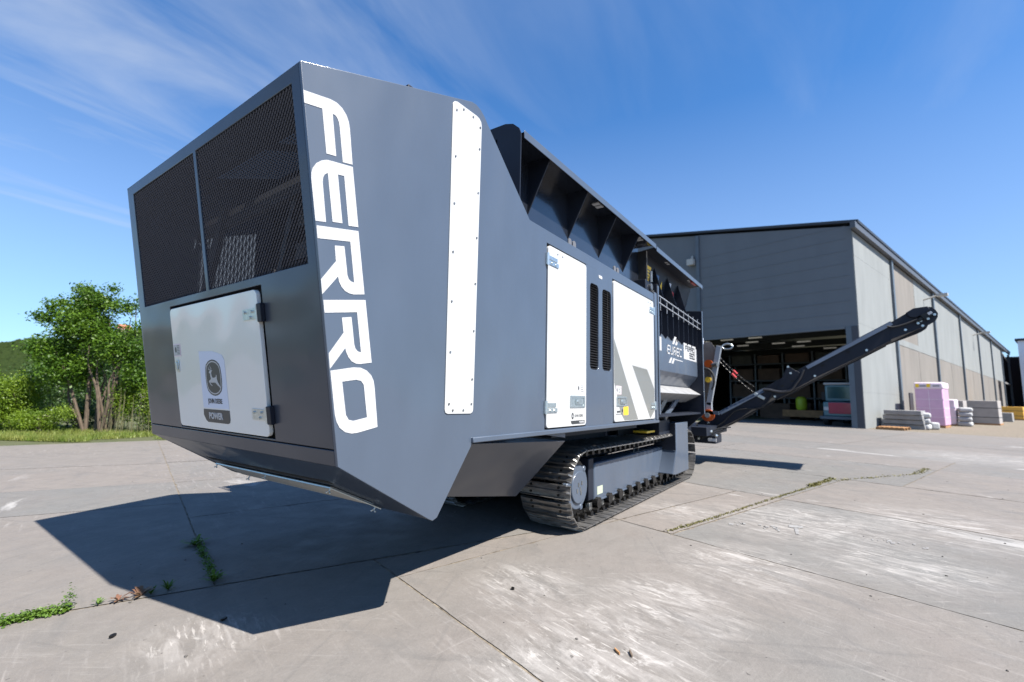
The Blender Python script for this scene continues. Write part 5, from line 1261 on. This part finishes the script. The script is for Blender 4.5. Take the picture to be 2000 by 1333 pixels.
# ------------------------------------------------------------------ vegetation
RV = V((.5812, -.8137, 0)).normalized(); FV = V((.8137, .5812, 0)).normalized()   # right and away, seen from the yard
def leaf_cloud(b, blobs, n, size, rnd, origin, shell=.55, flat=.5):
    """blobs: (s, d, z, rs, rd, rz) in metres; leaves as small folded quads"""
    vol = [q[3]*q[4]*q[5] for q in blobs]; tot = sum(v**.75 for v in vol)
    for q, v in zip(blobs, vol):
        m_ = int(n*(v**.75)/tot)
        # clumps inside each blob
        ncl = max(8, m_//30)
        cl = []
        for _ in range(ncl):
            d = V((rnd.gauss(0, 1), rnd.gauss(0, 1), rnd.gauss(0, 1))).normalized()*(shell+(1.0-shell)*rnd.random())
            cl.append(V((d.x*q[3], d.y*q[4], d.z*q[5])))
        cr = max(.10, .34*min(q[3], q[5]))
        for k in range(m_):
            c = rnd.choice(cl); off = V((rnd.gauss(0, 1), rnd.gauss(0, 1), rnd.gauss(0, .85)))*cr*.95
            l = c+off
            p = origin+RV*(q[0]+l.x)+FV*(q[1]+l.y)+V((0, 0, q[2]+l.z))
            if p.z < .03: continue
            nrm = V((rnd.gauss(0, .6), rnd.gauss(0, .6), rnd.uniform(.1, 1.2))).normalized()
            t = nrm.orthogonal().normalized(); t.rotate(Matrix.Rotation(rnd.uniform(0, 6.28), 3, nrm)); u = nrm.cross(t)
            s_ = size*rnd.uniform(.6, 1.3)
            b.add([p-t*s_*.5, p+u*s_*.30-nrm*s_*.06, p+t*s_*.6-nrm*s_*.12, p-u*s_*.30-nrm*s_*.06], [(0, 1, 2, 3)])
def branchy(b, base, tips, rnd, r0=.09, mid=.45):
    for tp in tips:
        tp = V(tp); c = base.lerp(tp, mid)+V((rnd.uniform(-.15, .15), rnd.uniform(-.15, .15), rnd.uniform(0, .3)))
        c2 = base.lerp(tp, (1+mid)/2)+V((rnd.uniform(-.12, .12), rnd.uniform(-.12, .12), rnd.uniform(0, .15)))
        P = smoothpts([tuple(base), tuple(c), tuple(c2), tuple(tp)], 4)
        n = len(P); b.tube(P, [r0*(1-.85*i/(n-1)) for i in range(n)], 7)
MP = .0152
TB = V((3.15, 16.55, 0.0))      # ground point below picture column 230
def bb(px, py, rx, ry, d=0, rd=None):
    return ((px-230)*MP, d, (855-py)*MP, rx*MP, (rd or rx*.85)*MP, ry*MP)
def ground_pt(px, depth):
    # ground location for picture column px at a depth (used for laying out the planting)
    xx = (px-1000)/891.0; p = (cf_+cr_*xx)*depth; return V((p.x, p.y, 0))
TB = ground_pt(230, 13.5)
def tree(name, origin, blobs, n, size, lm_, trunks, label, cat='tree', group=None, seed=1, stem_r=.08):
    rnd = random.Random(seed); o = empty(name, tuple(origin), label, cat, group)
    b = MB(); leaf_cloud(b, blobs, n, size, rnd, origin); b.build('crown', lm_, o)
    if trunks:
        t = MB()
        for (s0, d0, pts) in trunks:
            base = origin+RV*s0+FV*d0
            branchy(t, base-V((0, 0, .1)), [origin+RV*q[0]+FV*q[1]+V((0, 0, q[2])) for q in pts], rnd, stem_r)
        t.build('trunk', M['bark'], o, smooth=True)
    return o
main = [bb(165,815,40,36,60), bb(225,815,36,36,60), bb(195,780,60,36,70), bb(185,745,66,48,-20), bb(255,800,34,40,-20), bb(125,790,30,36,-10), bb(235,775,30,35,-50), bb(150,785,32,32,-30), bb(170,650,36,30,0), bb(125,705,38,28,0), bb(225,690,36,34,0), bb(152,585,17,20), bb(140,612,26,22), bb(175,600,26,22), bb(208,602,18,16), bb(105,612,16,14), bb(210,575,9,9), bb(160,650,50,34), bb(120,650,32,26,-40), bb(82,632,20,10), bb(88,662,26,12,-30),
        bb(215,640,34,30,20), bb(250,610,16,10), bb(264,596,8,7), bb(240,660,28,30,-30), bb(80,690,25,18), bb(110,705,38,24,-40), bb(170,700,54,36,-50), bb(150,735,50,30), bb(205,720,44,36,-60), bb(262,650,14,12), bb(272,690,18,20), bb(250,715,24,26,-40), bb(215,760,40,30,20), bb(275,740,22,34), bb(300,700,24,30,40), bb(310,760,30,40,40)]
S = lambda px: (px-230)*MP
Z = lambda py: (855-py)*MP
tree('broadleaf_tree', TB, main, 100000, .08, M['leaf'],
     [(S(190), 0, [(S(150), 0, Z(625)), (S(120), -.4, Z(670)), (S(175), .2, Z(615)), (S(110), .1, Z(720)), (S(150), .5, Z(690))]),
      (S(228), .1, [(S(205), 0, Z(620)), (S(245), .1, Z(630)), (S(258), 0, Z(615)), (S(272), 0, Z(680)), (S(235), .3, Z(660)), (S(215), -.3, Z(700))]),
      (S(224), -.1, [(S(200), -.4, Z(690)), (S(250), -.2, Z(720))]), (S(208), 0, [(S(214), 0, Z(740)), (S(195), .1, Z(720))])],
     'bright green broadleaf tree with several trunks left of the shredder', seed=4, stem_r=.048)
# understory
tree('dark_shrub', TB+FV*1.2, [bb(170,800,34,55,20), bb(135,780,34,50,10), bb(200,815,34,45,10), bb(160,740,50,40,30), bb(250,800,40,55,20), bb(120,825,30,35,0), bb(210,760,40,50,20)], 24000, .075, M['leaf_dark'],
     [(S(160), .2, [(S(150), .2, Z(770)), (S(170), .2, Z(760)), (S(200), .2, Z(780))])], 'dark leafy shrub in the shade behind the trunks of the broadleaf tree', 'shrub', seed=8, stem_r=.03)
st_ = TB+FV*.1
rnd = random.Random(12)
o = empty('cane_thicket', tuple(st_+RV*.8), 'thicket of thin upright stems between the tree trunks and the shredder', 'shrub')
b = MB(); leaf_cloud(b, [bb(258,790,22,45,0), bb(282,800,22,50,-10), bb(305,790,24,55,0), bb(335,800,24,50,0)], 18000, .055, rnd, TB+FV*.1, shell=.2); b.build('crown', M['leaf_bright'], o)
b = MB()
for k in range(90):
    s_ = S(rnd.uniform(242, 350)); p = TB+RV*s_+FV*rnd.uniform(-.4, .5); b.tube([p, p+V((rnd.uniform(-.06, .06), rnd.uniform(-.06, .06), rnd.uniform(.6, 1.5)))], .006, 4, .003)
b.build('stem', mat('pale_stem', (.16, .15, .07), .8), o)
GB = ground_pt(45, 14.5)
def loc_bush(px, depth, hgt, wid, n, size, lm_, label, seed, dens=1, nm='shrub'):
    g_ = ground_pt(px, depth); rnd = random.Random(seed); bl_ = []
    for k in range(7):
        zz = hgt*rnd.uniform(.25, .75); ws = wid*.5*(1-.6*abs(zz/hgt-.4))
        bl_.append((rnd.uniform(-ws, ws)*.75, rnd.uniform(-.4, .4)*wid*.5, zz, wid*.26, wid*.24, hgt*.26))
    return tree(nm, g_, bl_, n, size, lm_, [(rnd.uniform(-.1, .1), 0, [(rnd.uniform(-.3, .3)*wid, rnd.uniform(-.2, .2), hgt*.7) for _ in range(6)])], label, 'shrub', seed=seed, stem_r=.025)
loc_bush(48, 13.3, 1.75, 1.5, 18000, .055, M['leaf_bright'], 'yellow green bush at the left, right of the one cut by the photo edge', 21)
loc_bush(-5, 13.6, 1.75, 1.7, 16000, .055, M['leaf_bright'], 'yellow green bush cut off by the left photo edge', 22)
loc_bush(100, 12.9, .78, 1.25, 11000, .04, M['leaf_bright'], 'low rounded bright green bush in front of the broadleaf tree', 23)
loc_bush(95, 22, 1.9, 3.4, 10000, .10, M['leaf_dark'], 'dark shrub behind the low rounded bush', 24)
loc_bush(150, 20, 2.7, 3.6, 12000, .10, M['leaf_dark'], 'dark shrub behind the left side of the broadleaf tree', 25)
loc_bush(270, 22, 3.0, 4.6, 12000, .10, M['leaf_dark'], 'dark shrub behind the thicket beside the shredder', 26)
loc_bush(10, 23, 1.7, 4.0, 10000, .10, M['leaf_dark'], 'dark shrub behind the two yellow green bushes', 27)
for k, px in enumerate((-190, -90, 430, 560)):
    loc_bush(px, 15+k, 2.4, 3.2, 3500, .09, M['leaf'], ('green shrub on the verge, %s' % ('far left outside the yard corner', 'left of the cut off bush', 'hidden behind the shredder tail', 'hidden behind the shredder middle')[k]), 40+k)
# verge grass
b = MB(); rnd = random.Random(30)
for k in range(26000):
    px = rnd.uniform(-60, 420); dep = 11.2+rnd.random()**1.6*3.5
    p = ground_pt(px, dep)
    v_ = p.dot(Nn)
    if v_ < 15.25+.35*noise.noise(p*.9): continue
    if noise.noise(p*1.1+V((5, 5, 0))) < -.22: continue
    h = rnd.uniform(.05, .16); a_ = rnd.uniform(0, 6.28); d = V((math.cos(a_), math.sin(a_), 0)); w_ = .007; l = V((rnd.uniform(-.05, .05), rnd.uniform(-.05, .05), h)); p.z = 0.02
    b.add([p-d*w_, p+d*w_, p+l*.6+d*w_*.6, p+l*.6-d*w_*.6, p+l], [(0, 1, 2, 3), (3, 2, 4)])
o = b.build('grass', M['grassy']); tag(o, 'short green and straw grass along the edge of the concrete', 'grass', kind='stuff')

# worn remains of painted letters on the grey slab
b = MB(); pz = .0045; fl_ = lambda P: [(x_, y_, pz) for x_, y_ in P]
def gm(P): b.add(fl_(P), [tuple(range(len(P)))])
gm([(6.052,0.521),(6.089,0.385),(5.990,0.384),(5.936,0.508)])
gm([(5.938,0.461),(5.956,0.424),(5.695,0.400),(5.674,0.425)])
gm([(5.987,-0.242),(5.990,-0.257),(5.961,-0.251),(5.963,-0.244)])
gm([(5.847,0.794),(5.854,0.758),(5.811,0.758),(5.808,0.784)])
gm([(5.693,0.981),(5.696,0.965),(5.634,0.960),(5.636,0.967)])
gm([(5.805,0.950),(5.813,0.910),(5.745,0.905),(5.741,0.935)])
gm([(5.775,0.622),(5.780,0.595),(5.732,0.596),(5.732,0.613)])
gm([(6.060,-0.321),(6.068,-0.362),(5.999,-0.354),(5.993,-0.320)])
gm([(5.991,-0.343),(5.999,-0.382),(5.932,-0.373),(5.927,-0.342)])
gm([(6.022,-0.402),(6.026,-0.419),(5.983,-0.412),(5.985,-0.403)])
gm([(5.832,0.650),(5.842,0.598),(5.789,0.598),(5.781,0.640)])
gm([(5.731,0.726),(5.736,0.705),(5.686,0.704),(5.687,0.716)])
gm([(6.079,-0.516),(6.084,-0.541),(6.028,-0.532),(6.027,-0.515)])
gm([(6.054,-0.295),(6.057,-0.309),(6.017,-0.303),(6.019,-0.297)])
gm([(5.883,0.681),(5.893,0.631),(5.851,0.631),(5.843,0.671)])
gm([(5.686,1.063),(5.697,1.010),(5.632,1.004),(5.624,1.047)])
gm([(6.003,-0.198),(6.007,-0.215),(5.946,-0.208),(5.947,-0.200)])
gm([(5.864,0.627),(5.868,0.606),(5.815,0.606),(5.816,0.618)])
gm([(5.789,1.018),(5.793,1.002),(5.759,1.002),(5.763,1.008)])
gm([(5.971,-0.578),(5.977,-0.606),(5.931,-0.597),(5.929,-0.577)])
gm([(5.842,0.986),(5.845,0.968),(5.805,0.967),(5.808,0.975)])
gm([(5.806,0.720),(5.813,0.683),(5.769,0.683),(5.765,0.710)])
gm([(6.008,-0.606),(6.013,-0.629),(5.941,-0.617),(5.939,-0.602)])
gm([(5.997,-0.314),(6.001,-0.333),(5.952,-0.325),(5.953,-0.315)])
gm([(5.811,0.736),(5.814,0.720),(5.771,0.720),(5.773,0.727)])
gm([(5.786,0.957),(5.791,0.931),(5.744,0.929),(5.744,0.945)])
gm([(5.755,0.601),(5.761,0.572),(5.688,0.571),(5.687,0.590)])
gm([(5.812,0.733),(5.816,0.715),(5.775,0.715),(5.777,0.724)])
struct(b.build('road_marking', mat('worn_white_marking', (0.36, 0.355, 0.345), .8, col2=(0.2, 0.19, 0.185), vscale=30)))
# weeds in the joints
def rosette(c, n, ln, mt, label, group, seed, up=.5, wid=.22, nm='weed'):
    rnd = random.Random(seed); b = MB(); c = V(c)
    for k in range(n):
        a_ = rnd.uniform(0, 6.28); d = V((math.cos(a_), math.sin(a_), 0)); s_ = V((-d.y, d.x, 0)); l = ln*rnd.uniform(.6, 1.1); e = rnd.uniform(.3, 1)*up
        P = []
        for t in (0, .35, .7, 1):
            p = c+d*l*t*(1-.2*e)+V((0, 0, l*e*math.sin(t*1.9))); w_ = l*wid*(.25, 1, .85, .05)[(0, .35, .7, 1).index(t)]*.5; P += [p-s_*w_, p+s_*w_]
        b.add(P, [(0, 1, 3, 2), (2, 3, 5, 4), (4, 5, 7, 6)])
    o = b.build(nm, mt); tag(o, label, 'weed', group); return o
def clump(pts, n, r_, h, mt, label, seed, size=.018, nm='weed_clump', kind=None, cat='weed'):
    rnd = random.Random(seed); b = MB()
    for k in range(n):
        i = rnd.randrange(len(pts)-1); p = V(pts[i]).lerp(V(pts[i+1]), rnd.random()); p = p+V((rnd.gauss(0, r_), rnd.gauss(0, r_), 0)); p.z = abs(rnd.gauss(0, h*.5))+.004
        nrm = V((rnd.gauss(0, .6), rnd.gauss(0, .6), 1)).normalized(); t = nrm.orthogonal().normalized(); t.rotate(Matrix.Rotation(rnd.uniform(0, 6.28), 3, nrm)); u = nrm.cross(t); s_ = size*rnd.uniform(.6, 1.3)
        b.add([p-t*s_*.6, p+u*s_*.4, p+t*s_*.6, p-u*s_*.4], [(0, 1, 2, 3)])
    o = b.build(nm, mt); tag(o, label, cat, kind=kind); return o
clump([(.42, 3.98, 0), (.58, 3.93, 0), (.72, 3.905, 0), (.84, 3.87, 0)], 2600, .020, .032, M['weed'], 'dense bright green weed mat in the joint at the lower left', 1, .017)
clump([(.83, 3.88, 0), (.89, 3.93, 0)], 130, .014, .10, M['weed'], 'thin upright sprig at the right end of the green weed mat', 2, .014)
rosette((.985, 3.83, .0), 14, .045, M['weed'], 'tiny green weed between the weed mat and the reddish docks', 'weeds in the near joint', 3, .9)
rosette((1.075, 3.805, .0), 12, .085, M['dock'], 'small reddish dock, left of the two', 'weeds in the near joint', 4, .55, .26)
rosette((1.185, 3.78, .0), 18, .085, M['dock'], 'larger reddish dock rosette beside the bright tuft', 'weeds in the near joint', 5, .6, .26)
rosette((1.235, 3.765, .0), 9, .07, M['weed'], 'green leaves growing beside the larger dock rosette', 'weeds in the near joint', 14, .7, .2)
rosette((1.325, 3.745, .0), 45, .06, M['weed'], 'bright green tuft at the edge of the shadow', 'weeds in the near joint', 6, 1.1, .16)
rosette((1.57, 3.66, .0), 30, .10, M['weed'], 'shaded green weed where two joints meet under the shredder shadow', 'weeds in the near joint', 7, .8)
clump([(1.60, 3.75, 0), (1.75, 4.3, 0), (1.86, 4.75, 0)], 500, .018, .03, M['weed'], 'sparse weeds along the shaded crossing joint', 8, .018)
rosette((1.80, 4.62, .0), 26, .13, M['weed'], 'leafy weed midway up the shaded crossing joint', 'weeds in the near joint', 9, .7)
clump([(4.9, 1.5, 0), (5.9, 1.22, 0), (7.5, .82, 0), (8.7, .5, 0), (10.2, .13, 0)], 1100, .013, .010, M['dry'], 'straggly yellow green weeds along the long joint right of the tracks', 10, .020, kind='stuff')
clump([(9.0, .44, 0), (9.3, .36, 0), (10.2, .14, 0)], 420, .028, .022, M['dry'], 'thicker yellowing weed tuft at the far end of the long joint', 11, .035)
clump([(9.95, .1, 0), (12.0, -1.15, 0), (13.2, -1.45, 0)], 250, .03, .02, M['dry'], 'few dry weeds along the far joint', 13, .03, kind='stuff')
# small litter on the slabs
def bit(x, y, l, w_, rot, mt, label, nm='wood_chip', h=.012, cat='debris'):
    b = MB(); d = V((math.cos(rot), math.sin(rot), 0)); s_ = V((-d.y, d.x, 0)); c = V((x, y, .003)); rb_ = random.Random(int(x*1000))
    P = [c-d*l*.5-s_*w_*.3, c-d*l*.1-s_*w_*.5, c+d*l*.5-s_*w_*.2, c+d*l*.4+s_*w_*.35, c-d*l*.1+s_*w_*.5, c-d*l*.55+s_*w_*.2]
    b.add(P+[p+V((0, 0, h*rb_.uniform(.6, 1.1))) for p in P], [(5,4,3,2,1,0),(6,7,8,9,10,11)]+[(i, (i+1) % 6, (i+1) % 6+6, i+6) for i in range(6)])
    o = b.build(nm, mt); tag(o, label, cat)
bit(2.476, 1.034, .05, .012, .9, M['wood'], 'small brown wood chip on white smeared concrete, the upper of two')
bit(2.498, .966, .05, .014, .6, M['bark'], 'small brown wood chip on white smeared concrete, the lower of two')
bit(.923, 3.28, .035, .02, .5, M['greasy'], 'dark round stone in front of the weed mat, left of two', 'stone')
bit(1.368, 3.017, .035, .02, .2, M['greasy'], 'dark flat stone near the shadow corner', 'stone')
bit(2.78, 1.93, .03, .025, .2, M['greasy'], 'small dark stone alone in the middle of the pale slab', 'stone')
b = MB(); rnd = random.Random(77)
for k in range(420):
    p = uv(rnd.uniform(0, 14), rnd.uniform(-6, 9)); r_ = rnd.choice((.003, .004, .006, .009)); b.ball((p.x, p.y, r_*.4), r_, 5, (1, rnd.uniform(.6, 1.3), .6))
o = b.build('grit', mat('grit', (.12, .11, .1), .9)); tag(o, 'scattered dark grit on the slabs', 'grit', kind='stuff')

# ------------------------------------------------------------------ hills
def hill(name, pts, depth_rows, seed):
    b = MB(); W_ = len(pts)
    rows = []
    for (k, f) in depth_rows:
        rows.append([(q[0], q[1]+k, q[2]*f) for q in pts])
    vs = []
    for r_ in rows:
        for (ang, dist, z) in r_:
            d = V((math.cos(ang), math.sin(ang), 0)); vs.append(V((d.x*dist, d.y*dist, z-1)))
    F = []
    for i in range(len(rows)-1):
        for j in range(W_-1): a_ = i*W_+j; F.append((a_, a_+1, a_+W_+1, a_+W_))
    b.add(vs, F); return b, rows
def px_ang(px): 
    v_ = cf_+cr_*((px-1000)/891.0); return math.atan2(v_.y, v_.x)
def sil(px, py, dist):
    v_ = cf_+cr_*((px-1000)/891.0)-cu_*((py-666.5)/891.0); h_ = math.hypot(v_.x, v_.y); return (math.atan2(v_.y, v_.x), dist, 1.35+v_.z/h_*dist)
ridge = [(-700, 690), (-400, 668), (-200, 676), (-60, 680), (0, 676), (60, 669), (120, 668), (180, 672), (225, 664), (250, 650), (275, 654), (300, 664), (400, 690), (600, 720), (900, 745), (1250, 765)]
fine = []
for (p0, p1) in zip(ridge[:-1], ridge[1:]):
    for k in range(6):
        t = k/6; fine.append((p0[0]+(p1[0]-p0[0])*t, p0[1]+(p1[1]-p0[1])*(3*t*t-2*t**3)))
pts = [sil(x, y, 420) for x, y in fine]
b, rows = hill('hill', pts, [(-250, .02), (-190, .2), (-130, .48), (-70, .8), (0, 1.0), (80, .9)], 3)
hl = b.build('hill', M['hill'], smooth=True); struct(hl)
b = MB(); rnd = random.Random(50)
def crown_blob(b, c, r_, rnd):
    n = 7; vs = []; ph = rnd.uniform(0, 6)
    vs.append(c+V((0, 0, r_*1.1)))
    for (zz, rr_) in ((.75, .62), (.2, 1.0), (-.5, .8)):
        for k in range(n):
            a_ = ph+2*math.pi*k/n+zz; q = r_*rr_*rnd.uniform(.72, 1.2); vs.append(c+V((q*math.cos(a_), q*math.sin(a_), r_*zz*rnd.uniform(.8, 1.2))))
    F = [(0, 1+k, 1+(k+1) % n) for k in range(n)]
    for i in range(2):
        for k in range(n): a_ = 1+i*n+k; b_ = 1+i*n+(k+1) % n; F.append((a_, a_+n, b_+n, b_))
    b.add(vs, F)
for k in range(15000):
    j = rnd.uniform(0, len(pts)-1.001); i = int(j); t = j-i
    if fine[i][0] > 500 and rnd.random() < .7: continue
    s_ = rnd.uniform(0, 4.6); r0 = int(s_); r1 = r0+1; f = s_-r0
    if r1 >= len(rows): continue
    def P_(r_, q): an, di, z = rows[r_][q]; return V((math.cos(an)*di, math.sin(an)*di, z-1))
    p = (P_(r0, i).lerp(P_(r0, i+1), t)).lerp(P_(r1, i).lerp(P_(r1, i+1), t), f)
    crown_blob(b, p+V((0, 0, rnd.uniform(0, 1.0))), rnd.uniform(1.5, 3.2)*(.75+.05*r0), rnd)
o = b.build('woodland', M['forest']); tag(o, 'wooded hillside far behind the trees', 'woodland', kind='stuff')
a_, di, z_ = sil(241, 650, 400)
cc = V((math.cos(a_)*di, math.sin(a_)*di, z_-2.5))
HC = empty('hilltop_house', tuple(cc), 'small pinkish building with red roof on the wooded hilltop', 'house')
b = MB(); b.box((cc.x-3.5, cc.y-3, cc.z), (cc.x+3.5, cc.y+3, cc.z+5)); b.build('wall', M['render_wall'], HC)
b = MB(); b.add([(cc.x-4, cc.y-3.4, cc.z+5), (cc.x+4, cc.y-3.4, cc.z+5), (cc.x+4, cc.y+3.4, cc.z+5), (cc.x-4, cc.y+3.4, cc.z+5), (cc.x-3, cc.y, cc.z+8), (cc.x+3, cc.y, cc.z+8)], [(0,1,5,4),(2,3,4,5),(0,4,3),(1,2,5),(3,2,1,0)]); b.build('roof', M['tile'], HC)
